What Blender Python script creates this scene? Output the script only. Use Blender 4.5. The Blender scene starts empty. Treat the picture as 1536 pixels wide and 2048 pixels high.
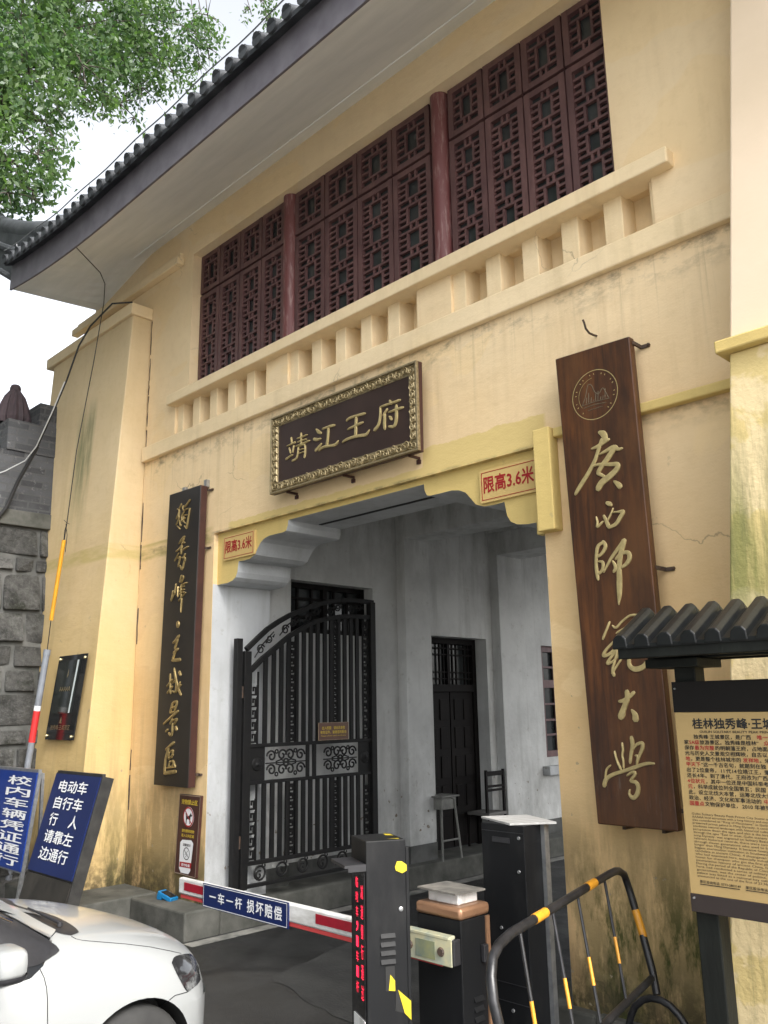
import bpy, math, random
import numpy as np
from mathutils import Vector, Matrix
from mathutils.bvhtree import BVHTree

SC = bpy.context.scene
COL = SC.collection
rnd = random.Random(7)
R = math.radians

# ------------------------------------------------------------------ camera
cd = bpy.data.cameras.new("camera")
cam = bpy.data.objects.new("camera", cd)
COL.objects.link(cam)
YAW, PITCH, ROLL = 0.787344, 0.226097, -0.0164870
fw = Vector((-math.sin(YAW) * math.cos(PITCH), math.cos(YAW) * math.cos(PITCH), math.sin(PITCH)))
ri = Vector((math.cos(YAW), math.sin(YAW), 0))
up = ri.cross(fw)
r2 = math.cos(ROLL) * ri + math.sin(ROLL) * up
u2 = -math.sin(ROLL) * ri + math.cos(ROLL) * up
cam.matrix_world = Matrix(((r2.x, u2.x, -fw.x, 0), (r2.y, u2.y, -fw.y, 0), (r2.z, u2.z, -fw.z, 2.1), (0, 0, 0, 1)))
cd.sensor_fit = 'VERTICAL'
cd.sensor_height = 36.0
cd.sensor_width = 27.0
cd.lens = 36.0 * 1700.93 / 2048
cd.clip_start = 0.05
cd.clip_end = 800
SC.camera = cam

# ------------------------------------------------------------------ light
SUN_EL, SUN_AZ = 42.0, 98.0          # azimuth clockwise from +Y
w = bpy.data.worlds.new("World")
SC.world = w
w.use_nodes = True
nt = w.node_tree
nt.nodes.clear()
sky = nt.nodes.new('ShaderNodeTexSky')
sky.sky_type = 'NISHITA'
sky.sun_disc = False
sky.sun_elevation = R(SUN_EL)
sky.sun_rotation = R(SUN_AZ)
sky.air_density = 1.0
sky.dust_density = 4.0
sky.ozone_density = 1.0
hs = nt.nodes.new('ShaderNodeHueSaturation')
hs.inputs['Saturation'].default_value = 0.22
hs.inputs['Value'].default_value = 1.0
bg = nt.nodes.new('ShaderNodeBackground')
bg.inputs['Strength'].default_value = 0.15
wo = nt.nodes.new('ShaderNodeOutputWorld')
nt.links.new(sky.outputs[0], hs.inputs['Color'])
nt.links.new(hs.outputs[0], bg.inputs[0])
nt.links.new(bg.outputs[0], wo.inputs[0])

sl = bpy.data.lights.new("sun", 'SUN')
sl.energy = 1.4
sl.angle = R(30)
sl.color = (1.0, 0.96, 0.90)
sun = bpy.data.objects.new("sun", sl)
COL.objects.link(sun)
az, el = R(SUN_AZ), R(SUN_EL)
sd = Vector((math.sin(az) * math.cos(el), math.cos(az) * math.cos(el), math.sin(el)))
sun.rotation_euler = sd.to_track_quat('Z', 'Y').to_euler()
sun.location = sd * 40

SC.view_settings.view_transform = 'Standard'
SC.view_settings.look = 'None'
SC.view_settings.exposure = 1.7
SC.view_settings.gamma = 1.0
SC.view_settings.use_curve_mapping = False

# ------------------------------------------------------------------ materials
def newmat(name):
    m = bpy.data.materials.new(name)
    m.use_nodes = True
    t = m.node_tree
    t.nodes.clear()
    o = t.nodes.new('ShaderNodeOutputMaterial')
    p = t.nodes.new('ShaderNodeBsdfPrincipled')
    t.links.new(p.outputs[0], o.inputs[0])
    return m, t, p

def nd(t, typ, **kw):
    n = t.nodes.new(typ)
    for k, v in kw.items():
        if k in n.inputs:
            n.inputs[k].default_value = v
        else:
            setattr(n, k, v)
    return n

def coords(t, scale=(1, 1, 1), world=True):
    if world:
        g = t.nodes.new('ShaderNodeNewGeometry').outputs['Position']
    else:
        g = t.nodes.new('ShaderNodeTexCoord').outputs['Object']
    mp = t.nodes.new('ShaderNodeMapping')
    mp.inputs['Scale'].default_value = scale
    t.links.new(g, mp.inputs['Vector'])
    return mp.outputs[0]

def noise(t, vec, scale, detail=6, rough=0.6, lo=0.35, hi=0.65, dist=0.0):
    n = nd(t, 'ShaderNodeTexNoise', Scale=scale, Detail=detail, Roughness=rough, Distortion=dist)
    t.links.new(vec, n.inputs['Vector'])
    r = nd(t, 'ShaderNodeMapRange')
    r.inputs[1].default_value = lo
    r.inputs[2].default_value = hi
    t.links.new(n.outputs[0], r.inputs[0])
    return r.outputs[0]

def rgba(c):
    return (c[0], c[1], c[2], 1.0)

def mixc(t, fac, a, b, mode='MIX'):
    m = t.nodes.new('ShaderNodeMix')
    m.data_type = 'RGBA'
    m.blend_type = mode
    for s, v in ((m.inputs[0], fac), (m.inputs[6], a), (m.inputs[7], b)):
        if isinstance(v, (tuple, list)):
            s.default_value = rgba(v)
        elif isinstance(v, (int, float)):
            s.default_value = v
        else:
            t.links.new(v, s)
    return m.outputs[2]

def mth(t, op, a, b=0.0, c=None):
    m = t.nodes.new('ShaderNodeMath')
    m.operation = op
    m.use_clamp = True
    for i, v in enumerate((a, b, c)):
        if v is None:
            continue
        if isinstance(v, (int, float)):
            m.inputs[i].default_value = v
        else:
            t.links.new(v, m.inputs[i])
    return m.outputs[0]

def ramp(t, src, lo, hi):
    r = nd(t, 'ShaderNodeMapRange')
    r.inputs[1].default_value = lo
    r.inputs[2].default_value = hi
    t.links.new(src, r.inputs[0])
    return r.outputs[0]

def axis(t, k):
    g = t.nodes.new('ShaderNodeNewGeometry').outputs['Position']
    s = t.nodes.new('ShaderNodeSeparateXYZ')
    t.links.new(g, s.inputs[0])
    return s.outputs[k]

def bump(t, p, h, strength=0.3, dist=0.01):
    b = nd(t, 'ShaderNodeBump', Strength=strength, Distance=dist)
    t.links.new(h, b.inputs['Height'])
    t.links.new(b.outputs[0], p.inputs['Normal'])

def M(name, a, b=None, scale=6.0, rough=0.6, metal=0.0, stretch=(1, 1, 1), bs=0.0, bscale=60.0, lo=0.35, hi=0.65,
      coat=0.0, world=False, rvar=0.0, spec=None):
    m, t, p = newmat(name)
    v = coords(t, stretch, world)
    if b is not None:
        f = noise(t, v, scale, lo=lo, hi=hi)
        t.links.new(mixc(t, f, a, b), p.inputs['Base Color'])
        if rvar:
            rr = nd(t, 'ShaderNodeMapRange')
            rr.inputs[3].default_value = rough - rvar
            rr.inputs[4].default_value = rough + rvar
            t.links.new(f, rr.inputs[0])
            t.links.new(rr.outputs[0], p.inputs['Roughness'])
        else:
            p.inputs['Roughness'].default_value = rough
    else:
        p.inputs['Base Color'].default_value = rgba(a)
        p.inputs['Roughness'].default_value = rough
    p.inputs['Metallic'].default_value = metal
    if coat:
        p.inputs['Coat Weight'].default_value = coat
        p.inputs['Coat Roughness'].default_value = 0.06
    if spec is not None:
        p.inputs['Specular IOR Level'].default_value = spec
    if bs:
        h = noise(t, coords(t, stretch, world), bscale, lo=0.2, hi=0.8)
        bump(t, p, h, bs, 0.004)
    return m

def plaster(name, top, low, moss=1.0, ledge=False, patch=None):
    m, t, p = newmat(name)
    v = coords(t)
    z = axis(t, 2)
    base = mixc(t, noise(t, v, 0.7, 5), top, tuple(c * 0.9 for c in top))
    # older ochre coat on the lower storeys, its edge ragged
    zz = mth(t, 'ADD', mth(t, 'MULTIPLY', ramp(t, z, 2.2, 5.2), 0.8), mth(t, 'MULTIPLY', noise(t, v, 1.3, 6, lo=0.3, hi=0.7), 0.3))
    base = mixc(t, zz, low, base)
    if patch is not None:
        pv = coords(t, (1, 1, 1.6))
        base = mixc(t, mth(t, 'MULTIPLY', noise(t, pv, 0.75, 3, 0.45, lo=0.575, hi=0.585, dist=0.4), 0.45), base, patch)
    # vertical rain streaks and blotches
    sv = coords(t, (5, 5, 0.35))
    base = mixc(t, mth(t, 'MULTIPLY', mth(t, 'MULTIPLY', noise(t, sv, 1.4, 7, lo=0.5, hi=0.8), noise(t, v, 0.45, 3, lo=0.4, hi=0.62)), mth(t, 'SUBTRACT', 0.75, mth(t, 'MULTIPLY', ramp(t, z, 3.0, 6.0), 0.5))), base, tuple(c * f for c, f in zip(low, (0.60, 0.60, 0.62))))
    base = mixc(t, mth(t, 'MULTIPLY', noise(t, v, 9, 8, 0.7, lo=0.5, hi=0.85), 0.25), base, tuple(c * 0.72 for c in low))
    # fine cracks
    wv = nd(t, 'ShaderNodeTexNoise', Scale=2.2, Detail=5.0)
    t.links.new(v, wv.inputs['Vector'])
    av = mixc(t, 0.35, v, wv.outputs[1])
    vo = nd(t, 'ShaderNodeTexVoronoi', Scale=0.9)
    vo.feature = 'DISTANCE_TO_EDGE'
    t.links.new(av, vo.inputs['Vector'])
    crack = mth(t, 'MULTIPLY', mth(t, 'SUBTRACT', 1.0, ramp(t, vo.outputs[0], 0.0, 0.0035)), noise(t, v, 0.8, 2, lo=0.55, hi=0.62))
    base = mixc(t, mth(t, 'MULTIPLY', crack, 0.55), base, (0.16, 0.12, 0.08))
    if moss:
        # damp: green-black growth near the foot of the wall, in streaks
        mv = coords(t, (4, 4, 0.9))
        foot = mth(t, 'SUBTRACT', 1.0, ramp(t, z, 0.25, 1.55))
        mm = mth(t, 'MULTIPLY', mth(t, 'POWER', foot, 0.85), noise(t, mv, 1.1, 9, 0.68, lo=0.40, hi=0.52))
        base = mixc(t, mth(t, 'MULTIPLY', mm, 0.85 * moss), base, (0.040, 0.052, 0.012))
        xr = axis(t, 0)
        ex = mth(t, 'MULTIPLY', ramp(t, xr, -3.42, -3.3), mth(t, 'SUBTRACT', 1.0, ramp(t, z, 0.75, 1.35)))
        ex = mth(t, 'MULTIPLY', ex, noise(t, coords(t, (3.5, 3.5, 1.0)), 1.3, 10, 0.72, lo=0.47, hi=0.57))
        base = mixc(t, mth(t, 'MULTIPLY', ex, 0.92), base, (0.035, 0.050, 0.008))
        f2 = mth(t, 'SUBTRACT', 1.0, ramp(t, z, 0.24, 0.7))
        base = mixc(t, mth(t, 'MULTIPLY', mth(t, 'MULTIPLY', f2, noise(t, v, 7, 9, 0.7, lo=0.36, hi=0.54)), 0.9), base, (0.035, 0.030, 0.018))
    # leftover band of yellow paint where the old moulding line ran
    x = axis(t, 0)
    bl = mth(t, 'MULTIPLY', ramp(t, z, 3.83, 3.86), mth(t, 'SUBTRACT', 1.0, ramp(t, z, 4.02, 4.04)))
    bl = mth(t, 'MULTIPLY', bl, mth(t, 'SUBTRACT', 1.0, ramp(t, x, -7.7, -7.6)))
    base = mixc(t, mth(t, 'MULTIPLY', bl, mth(t, 'ADD', 0.25, mth(t, 'MULTIPLY', noise(t, coords(t, (1, 1, 6)), 2.0, 5, lo=0.4, hi=0.6), 0.6))), base, (0.48, 0.38, 0.155))
    # a green run of algae high on the left buttress
    gx = mth(t, 'MULTIPLY', ramp(t, x, -10.45, -10.2), mth(t, 'SUBTRACT', 1.0, ramp(t, x, -9.95, -9.85)))
    gz = mth(t, 'MULTIPLY', ramp(t, z, 4.2, 5.2), mth(t, 'SUBTRACT', 1.0, ramp(t, z, 5.7, 6.1)))
    ga = mth(t, 'MULTIPLY', mth(t, 'MULTIPLY', gx, gz), noise(t, coords(t, (4, 4, 0.6)), 1.8, 7, lo=0.3, hi=0.6))
    base = mixc(t, mth(t, 'MULTIPLY', ga, 0.8), base, (0.13, 0.16, 0.075))
    if ledge:
        # black mould just under the string course
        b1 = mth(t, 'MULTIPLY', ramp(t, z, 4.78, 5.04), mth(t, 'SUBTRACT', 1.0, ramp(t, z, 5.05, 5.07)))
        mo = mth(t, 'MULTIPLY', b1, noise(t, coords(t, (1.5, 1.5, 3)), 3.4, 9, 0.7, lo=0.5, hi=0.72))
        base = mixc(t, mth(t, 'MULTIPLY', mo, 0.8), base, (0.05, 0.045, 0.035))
        dr = mth(t, 'MULTIPLY', ramp(t, z, 4.1, 5.05), mth(t, 'SUBTRACT', 1.0, ramp(t, z, 5.05, 5.07)))
        dr = mth(t, 'MULTIPLY', dr, noise(t, coords(t, (16, 16, 0.25)), 1.0, 6, 0.7, lo=0.56, hi=0.72))
        base = mixc(t, mth(t, 'MULTIPLY', dr, 0.45), base, (0.20, 0.155, 0.09))
        # yellow repaint over the passage with a stepped ragged edge
        wob = mth(t, 'MULTIPLY', noise(t, v, 6, 5, lo=0.2, hi=0.8), 0.05)
        top = mth(t, 'ADD', 0.0, ramp(t, x, -4.56, -4.55))
        zl = nd(t, 'ShaderNodeMapRange')
        zl.inputs[3].default_value = 4.04
        zl.inputs[4].default_value = 4.20
        t.links.new(top, zl.inputs[0])
        df = t.nodes.new('ShaderNodeMath')
        df.operation = 'SUBTRACT'
        t.links.new(zl.outputs[0], df.inputs[0])
        t.links.new(z, df.inputs[1])
        d2 = t.nodes.new('ShaderNodeMath')
        d2.operation = 'SUBTRACT'
        t.links.new(df.outputs[0], d2.inputs[0])
        t.links.new(wob, d2.inputs[1])
        pm = mth(t, 'MULTIPLY', ramp(t, d2.outputs[0], -0.01, 0.0), mth(t, 'MULTIPLY', ramp(t, x, -7.35, -7.3), mth(t, 'SUBTRACT', 1.0, ramp(t, x, -3.36, -3.33))))
        pm = mth(t, 'MULTIPLY', pm, ramp(t, z, 3.9, 3.91))
        base = mixc(t, mth(t, 'MULTIPLY', pm, 0.85), base, (0.64, 0.49, 0.19))
        b2 = mth(t, 'MULTIPLY', ramp(t, z, 3.78, 3.95), mth(t, 'SUBTRACT', 1.0, ramp(t, z, 3.955, 3.975)))
        mo = mth(t, 'MULTIPLY', b2, noise(t, coords(t, (1.5, 1.5, 3)), 5, 8, lo=0.45, hi=0.7))
        base = mixc(t, mth(t, 'MULTIPLY', mo, 0.6), base, (0.10, 0.075, 0.04))
    t.links.new(base, p.inputs['Base Color'])
    p.inputs['Roughness'].default_value = 0.85
    p.inputs['Specular IOR Level'].default_value = 0.25
    h = mth(t, 'ADD', mth(t, 'MULTIPLY', noise(t, v, 4, 6, lo=0.2, hi=0.8), 0.7), mth(t, 'MULTIPLY', noise(t, v, 70, 4, lo=0.2, hi=0.8), 0.3))
    chip = mth(t, 'MULTIPLY', noise(t, v, 6, 4, 0.6, lo=0.675, hi=0.685), mth(t, 'SUBTRACT', 1.0, ramp(t, z, 1.0, 4.6)))
    base = mixc(t, mth(t, 'MULTIPLY', chip, 0.8), base, (0.30, 0.25, 0.17))
    t.links.new(base, p.inputs['Base Color'])
    tr_ = noise(t, coords(t, (1, 1, 2.2)), 1.6, 4, lo=0.2, hi=0.8)
    h2 = t.nodes.new('ShaderNodeMath')
    h2.operation = 'MULTIPLY_ADD'
    t.links.new(tr_, h2.inputs[0])
    h2.inputs[1].default_value = 2.0
    t.links.new(h, h2.inputs[2])
    h3 = t.nodes.new('ShaderNodeMath')
    h3.operation = 'SUBTRACT'
    t.links.new(h2.outputs[0], h3.inputs[0])
    t.links.new(mth(t, 'MULTIPLY', chip, 0.3), h3.inputs[1])
    bump(t, p, h3.outputs[0], 0.3, 0.012)
    return m

CREAM = (0.84, 0.665, 0.425)
OCHRE = (0.67, 0.455, 0.215)
m_wall = plaster("cream plaster", CREAM, OCHRE, 0.9, True, patch=(0.80, 0.60, 0.33))
m_butt = plaster("ochre buttress plaster", (0.70, 0.55, 0.34), (0.56, 0.40, 0.17), 0.9)
m_trim = plaster("trim plaster", (0.84, 0.675, 0.435), (0.66, 0.48, 0.22), 0.0)
m_yell = plaster("fresh yellow plaster", (0.64, 0.49, 0.19), (0.62, 0.46, 0.17), 0.0)

def moss_butt():
    m, t, p = newmat("stained buttress plaster")
    v = coords(t)
    z = axis(t, 2)
    base = mixc(t, noise(t, v, 1.6, 5, lo=0.47, hi=0.5, dist=0.6), (0.72, 0.58, 0.33), (0.64, 0.50, 0.22))
    sv = coords(t, (6, 6, 0.5))
    band = mth(t, 'MULTIPLY', ramp(t, z, 2.35, 2.7), mth(t, 'SUBTRACT', 1.0, ramp(t, z, 3.05, 3.7)))
    g = mth(t, 'MULTIPLY', band, noise(t, sv, 1.1, 9, 0.7, lo=0.38, hi=0.62))
    base = mixc(t, mth(t, 'MULTIPLY', g, 0.85), base, (0.16, 0.17, 0.045))
    g2 = mth(t, 'MULTIPLY', noise(t, coords(t, (9, 9, 0.6)), 1.5, 9, 0.7, lo=0.5, hi=0.66), mth(t, 'SUBTRACT', 1.0, ramp(t, z, 3.2, 4.0)))
    base = mixc(t, mth(t, 'MULTIPLY', g2, 0.5), base, (0.11, 0.115, 0.05))
    t.links.new(base, p.inputs['Base Color'])
    p.inputs['Roughness'].default_value = 0.85
    bump(t, p, noise(t, v, 30, 6, lo=0.2, hi=0.8), 0.35, 0.008)
    return m
m_mossb = moss_butt()
m_pink = M("pale plaster", (0.78, 0.63, 0.47), (0.72, 0.58, 0.42), 1.2, 0.85, bs=0.15, bscale=25, world=True)

def white_plaster(name, a=(0.62, 0.625, 0.61), b=(0.46, 0.465, 0.455)):
    m, t, p = newmat(name)
    v = coords(t)
    base = mixc(t, noise(t, v, 1.4, 8, 0.65, lo=0.4, hi=0.72), a, b)
    sv = coords(t, (4, 4, 0.4))
    base = mixc(t, mth(t, 'MULTIPLY', noise(t, sv, 1.6, 8, lo=0.52, hi=0.78), 0.5), base, (0.27, 0.27, 0.25))
    base = mixc(t, mth(t, 'MULTIPLY', noise(t, v, 9, 8, 0.7, lo=0.6, hi=0.68), 0.35), base, (0.26, 0.24, 0.20))
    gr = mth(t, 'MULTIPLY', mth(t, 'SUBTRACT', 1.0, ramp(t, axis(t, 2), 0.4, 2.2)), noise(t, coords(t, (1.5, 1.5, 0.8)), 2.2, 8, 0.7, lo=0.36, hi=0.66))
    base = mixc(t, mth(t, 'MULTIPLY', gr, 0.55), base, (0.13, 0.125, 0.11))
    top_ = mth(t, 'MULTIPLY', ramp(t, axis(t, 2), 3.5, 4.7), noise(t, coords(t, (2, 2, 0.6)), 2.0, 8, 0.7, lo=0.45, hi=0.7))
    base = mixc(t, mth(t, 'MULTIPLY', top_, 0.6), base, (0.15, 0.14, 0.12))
    chip = mth(t, 'MULTIPLY', noise(t, v, 13, 3, 0.5, lo=0.68, hi=0.70), mth(t, 'SUBTRACT', 1.0, ramp(t, axis(t, 2), 0.9, 1.4)))
    base = mixc(t, chip, base, (0.20, 0.17, 0.13))
    t.links.new(base, p.inputs['Base Color'])
    p.inputs['Roughness'].default_value = 0.9
    bump(t, p, noise(t, v, 12, 7, lo=0.2, hi=0.8), 0.25, 0.012)
    return m
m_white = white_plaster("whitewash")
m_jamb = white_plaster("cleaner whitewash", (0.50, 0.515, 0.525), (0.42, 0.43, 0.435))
m_soff = M("painted soffit", (0.86, 0.88, 0.88), (0.76, 0.79, 0.79), 2.0, 0.8, world=True, stretch=(0.6, 3, 3), bs=0.08, bscale=8)
m_conc = M("old concrete", (0.115, 0.113, 0.10), (0.038, 0.040, 0.033), 3.5, 0.9, bs=0.6, bscale=22, world=True, lo=0.3, hi=0.7)
m_concd = M("dark damp concrete", (0.10, 0.10, 0.095), (0.045, 0.047, 0.042), 2.5, 0.75, bs=0.5, bscale=22, world=True, rvar=0.15)
m_maroon = M("maroon window paint", (0.135, 0.068, 0.066), (0.085, 0.042, 0.043), 14, 0.5, stretch=(1, 1, 0.25), bs=0.2, bscale=50, world=True)
m_col = M("worn maroon column paint", (0.15, 0.05, 0.05), (0.30, 0.19, 0.18), 16, 0.5, stretch=(2, 2, 0.3), lo=0.52, hi=0.72, world=True)
m_pane = M("dark window glass", (0.022, 0.025, 0.026), (0.04, 0.045, 0.046), 3.0, 0.12, world=True, rvar=0.06)
m_fascia = M("dark fascia paint", (0.155, 0.145, 0.165), (0.11, 0.10, 0.12), 5, 0.6, world=True)
m_tile = M("dark grey roof tile", (0.055, 0.06, 0.068), (0.022, 0.025, 0.03), 5, 0.65, world=True, bs=0.3)
m_black = M("black iron paint", (0.0045, 0.0045, 0.005), (0.009, 0.0085, 0.008), 12, 0.55, spec=0.3, world=True, bs=0.15)
m_doorw = M("dark door timber", (0.004, 0.003, 0.0028), (0.007, 0.005, 0.0045), 10, 0.65, spec=0.2, stretch=(1, 1, 0.2), world=True)
m_dark = M("painted groove shade", (0.012, 0.012, 0.012), None, rough=0.9)
m_steel = M("galvanised steel", (0.45, 0.46, 0.47), (0.32, 0.33, 0.34), 20, 0.4, 0.8)
m_rust = M("rusty iron", (0.09, 0.055, 0.035), (0.04, 0.03, 0.025), 30, 0.8)
m_gold = M("gold leaf paint", (0.50, 0.40, 0.19), (0.38, 0.30, 0.14), 30, 0.38, 0.35, world=True)
m_goldb = M("bright gilded letters", (0.46, 0.35, 0.155), (0.30, 0.215, 0.09), 30, 0.32, 0.6, world=True)
m_goldf = M("aged gilded frame", (0.36, 0.29, 0.17), (0.20, 0.16, 0.09), 40, 0.42, 0.5, world=True)
m_plq = M("brown plaque lacquer", (0.026, 0.014, 0.011), (0.038, 0.021, 0.017), 3, 0.42, world=True)
m_blk = M("black lacquer board", (0.013, 0.011, 0.010), (0.019, 0.016, 0.014), 4, 0.35, world=True)
m_redw = M("red-brown board edge", (0.055, 0.019, 0.015), (0.038, 0.014, 0.011), 8, 0.5, world=True)
m_tin = M("brown sign plate", (0.050, 0.018, 0.016), (0.062, 0.024, 0.02), 6, 0.4)
m_signy = M("yellow sign plate", (0.60, 0.43, 0.17), (0.55, 0.39, 0.15), 4, 0.45)
m_red = M("red sign print", (0.32, 0.012, 0.016), None, rough=0.5)
m_yprint = M("yellow sign print", (0.62, 0.45, 0.05), None, rough=0.5)
m_wprint = M("white sign print", (0.72, 0.73, 0.74), None, rough=0.5)
m_kprint = M("black sign print", (0.012, 0.012, 0.012), None, rough=0.55)
m_blue = M("blue sign sheet", (0.006, 0.016, 0.085), (0.005, 0.013, 0.07), 2, 0.35)
m_blue2 = M("brighter blue sign sheet", (0.006, 0.032, 0.20), (0.005, 0.026, 0.165), 2, 0.3)
m_box = M("charcoal powder coat", (0.0075, 0.008, 0.009), (0.022, 0.022, 0.022), 7, 0.55, bs=0.06, bscale=300, lo=0.5, hi=0.85, stretch=(1, 1, 0.35), spec=0.22)
m_copper = M("bronze cap", (0.36, 0.20, 0.115), (0.28, 0.155, 0.09), 8, 0.38, 0.45)
m_foam = M("weathered white plastic", (0.66, 0.66, 0.65), (0.25, 0.24, 0.22), 9, 0.7, stretch=(1, 1, 0.3), lo=0.5, hi=0.75, world=True)
m_ply = M("weathered grey board", (0.52, 0.52, 0.51), (0.36, 0.35, 0.33), 7, 0.75, stretch=(0.3, 3, 1))
m_plyd = M("grimy board", (0.22, 0.205, 0.18), (0.10, 0.095, 0.085), 9, 0.8)
m_arm = M("white boom paint", (0.66, 0.66, 0.65), (0.46, 0.45, 0.43), 8, 0.4, stretch=(1, 1, 3))
m_redref = M("red reflective film", (0.32, 0.008, 0.022), (0.25, 0.006, 0.018), 30, 0.3)
m_rubber = M("red rubber edge", (0.55, 0.06, 0.06), None, rough=0.6)
m_yref = M("yellow reflective film", (0.55, 0.43, 0.025), (0.48, 0.37, 0.02), 30, 0.35)
m_tape = M("clear yellowed tape", (0.50, 0.47, 0.30), (0.32, 0.36, 0.30), 12, 0.2)
m_scr = M("smoked acrylic", (0.010, 0.010, 0.011), (0.03, 0.03, 0.032), 2, 0.08)
m_ykbar = M("orange safety paint", (0.62, 0.28, 0.02), (0.50, 0.22, 0.02), 12, 0.4)
m_bar = M("black tube paint", (0.007, 0.0075, 0.009), (0.018, 0.018, 0.02), 18, 0.35, bs=0.1)
m_kroof = M("glossy black tile paint", (0.005, 0.0055, 0.006), (0.009, 0.010, 0.0105), 8, 0.3, bs=0.12, bscale=30, spec=0.35)
m_kpost = M("black stained post", (0.006, 0.0065, 0.006), (0.013, 0.015, 0.013), 5, 0.6, stretch=(1, 1, 0.2), bs=0.3, spec=0.2)
m_kpan = M("sand yellow panel", (0.42, 0.295, 0.125), (0.38, 0.265, 0.11), 3, 0.45)
m_khead = M("dark panel band", (0.007, 0.006, 0.0055), (0.010, 0.0085, 0.008), 3, 0.5, spec=0.2)
m_kfoot = M("dark brown panel band", (0.022, 0.015, 0.014), (0.028, 0.02, 0.018), 3, 0.5)
m_paint = M("white car paint", (0.27, 0.28, 0.28), None, rough=0.3, coat=0.7)
m_ctrim = M("black car trim", (0.016, 0.016, 0.018), (0.022, 0.022, 0.025), 30, 0.5)
m_cglass = M("dark car glass", (0.020, 0.022, 0.025), None, rough=0.06)
m_lamp = M("dark headlight housing", (0.03, 0.03, 0.032), (0.32, 0.33, 0.33), 9, 0.12, 0.4, lo=0.55, hi=0.72, coat=1.0)
m_tyre = M("tyre rubber", (0.016, 0.016, 0.016), (0.026, 0.026, 0.025), 10, 0.8)
m_cable = M("cable sheath", (0.012, 0.012, 0.013), None, rough=0.6)
m_cablew = M("pale cable", (0.5, 0.5, 0.5), None, rough=0.6)
m_pipe = M("grey plastic pipe", (0.22, 0.24, 0.27), (0.17, 0.18, 0.20), 5, 0.45, world=True)
m_sleeve = M("amber guy sleeve", (0.68, 0.33, 0.02), (0.58, 0.27, 0.02), 6, 0.4, world=True)
m_umb = M("faded maroon parasol cloth", (0.050, 0.032, 0.037), (0.028, 0.02, 0.024), 10, 0.85, stretch=(3, 3, 0.4), world=True)
m_cyan = M("blue device shell", (0.01, 0.16, 0.36), None, rough=0.4)
m_stool = M("stool enamel", (0.20, 0.20, 0.18), (0.12, 0.12, 0.11), 9, 0.5)
m_acry = M("black acrylic", (0.008, 0.009, 0.010), (0.014, 0.015, 0.016), 2, 0.12)

def led_mat():
    m, t, p = newmat("lit red diodes")
    p.inputs['Base Color'].default_value = (0.2, 0.0, 0.01, 1)
    p.inputs['Emission Color'].default_value = (1.0, 0.02, 0.06, 1)
    p.inputs['Emission Strength'].default_value = 0.9
    return m
m_led = led_mat()

def wood_mat():
    m, t, p = newmat("varnished timber")
    v = coords(t, (1, 1, 0.07))
    base = mixc(t, noise(t, v, 26, 8, 0.7, lo=0.36, hi=0.66, dist=0.4), (0.100, 0.036, 0.011), (0.030, 0.012, 0.006))
    base = mixc(t, mth(t, 'MULTIPLY', noise(t, coords(t, (1, 1, 0.3)), 5.5, 5, lo=0.45, hi=0.65), 0.6), base, (0.022, 0.010, 0.006))
    base = mixc(t, mth(t, 'MULTIPLY', noise(t, coords(t, (1, 1, 0.5)), 2.1, 5, lo=0.5, hi=0.7), 0.55), base, (0.12, 0.052, 0.018))
    scuff = mth(t, 'MULTIPLY', noise(t, coords(t, (3, 3, 0.4)), 9, 9, 0.75, lo=0.56, hi=0.72), mth(t, 'SUBTRACT', 1.0, ramp(t, axis(t, 2), 1.5, 2.1)))
    base = mixc(t, mth(t, 'MULTIPLY', scuff, 0.5), base, (0.16, 0.14, 0.125))
    t.links.new(base, p.inputs['Base Color'])
    p.inputs['Roughness'].default_value = 0.42
    bump(t, p, noise(t, v, 60, 8, lo=0.2, hi=0.8), 0.15, 0.004)
    return m
m_wood = wood_mat()

def asphalt_mat():
    m, t, p = newmat("worn asphalt")
    v = coords(t)
    f = noise(t, v, 0.8, 7, 0.65)
    base = mixc(t, f, (0.0075, 0.008, 0.008), (0.017, 0.017, 0.0165))
    base = mixc(t, mth(t, 'MULTIPLY', noise(t, v, 90, 3, lo=0.5, hi=0.8), 0.75), base, (0.050, 0.050, 0.047))
    # a paler concrete patch with a ragged edge and tar joints
    wv = nd(t, 'ShaderNodeTexNoise', Scale=1.6, Detail=5.0)
    t.links.new(v, wv.inputs['Vector'])
    av = mixc(t, 0.25, v, wv.outputs[1])
    vo = nd(t, 'ShaderNodeTexVoronoi', Scale=0.42)
    t.links.new(av, vo.inputs['Vector'])
    sepc = t.nodes.new('ShaderNodeSeparateColor')
    t.links.new(vo.outputs['Color'], sepc.inputs[0])
    base = mixc(t, mth(t, 'MULTIPLY', ramp(t, sepc.outputs[0], 0.4, 0.6), 0.6), base, (0.030, 0.029, 0.027))
    ve = nd(t, 'ShaderNodeTexVoronoi', Scale=0.42)
    ve.feature = 'DISTANCE_TO_EDGE'
    t.links.new(av, ve.inputs['Vector'])
    base = mixc(t, mth(t, 'MULTIPLY', mth(t, 'SUBTRACT', 1.0, ramp(t, ve.outputs[0], 0.01, 0.03)), 0.8), base, (0.006, 0.006, 0.006))
    t.links.new(base, p.inputs['Base Color'])
    rr = nd(t, 'ShaderNodeMapRange')
    rr.inputs[3].default_value = 0.45
    rr.inputs[4].default_value = 0.9
    t.links.new(noise(t, v, 1.1, 5), rr.inputs[0])
    t.links.new(rr.outputs[0], p.inputs['Roughness'])
    bump(t, p, mth(t, 'ADD', mth(t, 'MULTIPLY', noise(t, v, 120, 3, lo=0.2, hi=0.8), 0.5), mth(t, 'MULTIPLY', noise(t, v, 6, 6, lo=0.2, hi=0.8), 0.5)), 0.5, 0.01)
    return m
m_asph = asphalt_mat()

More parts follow.
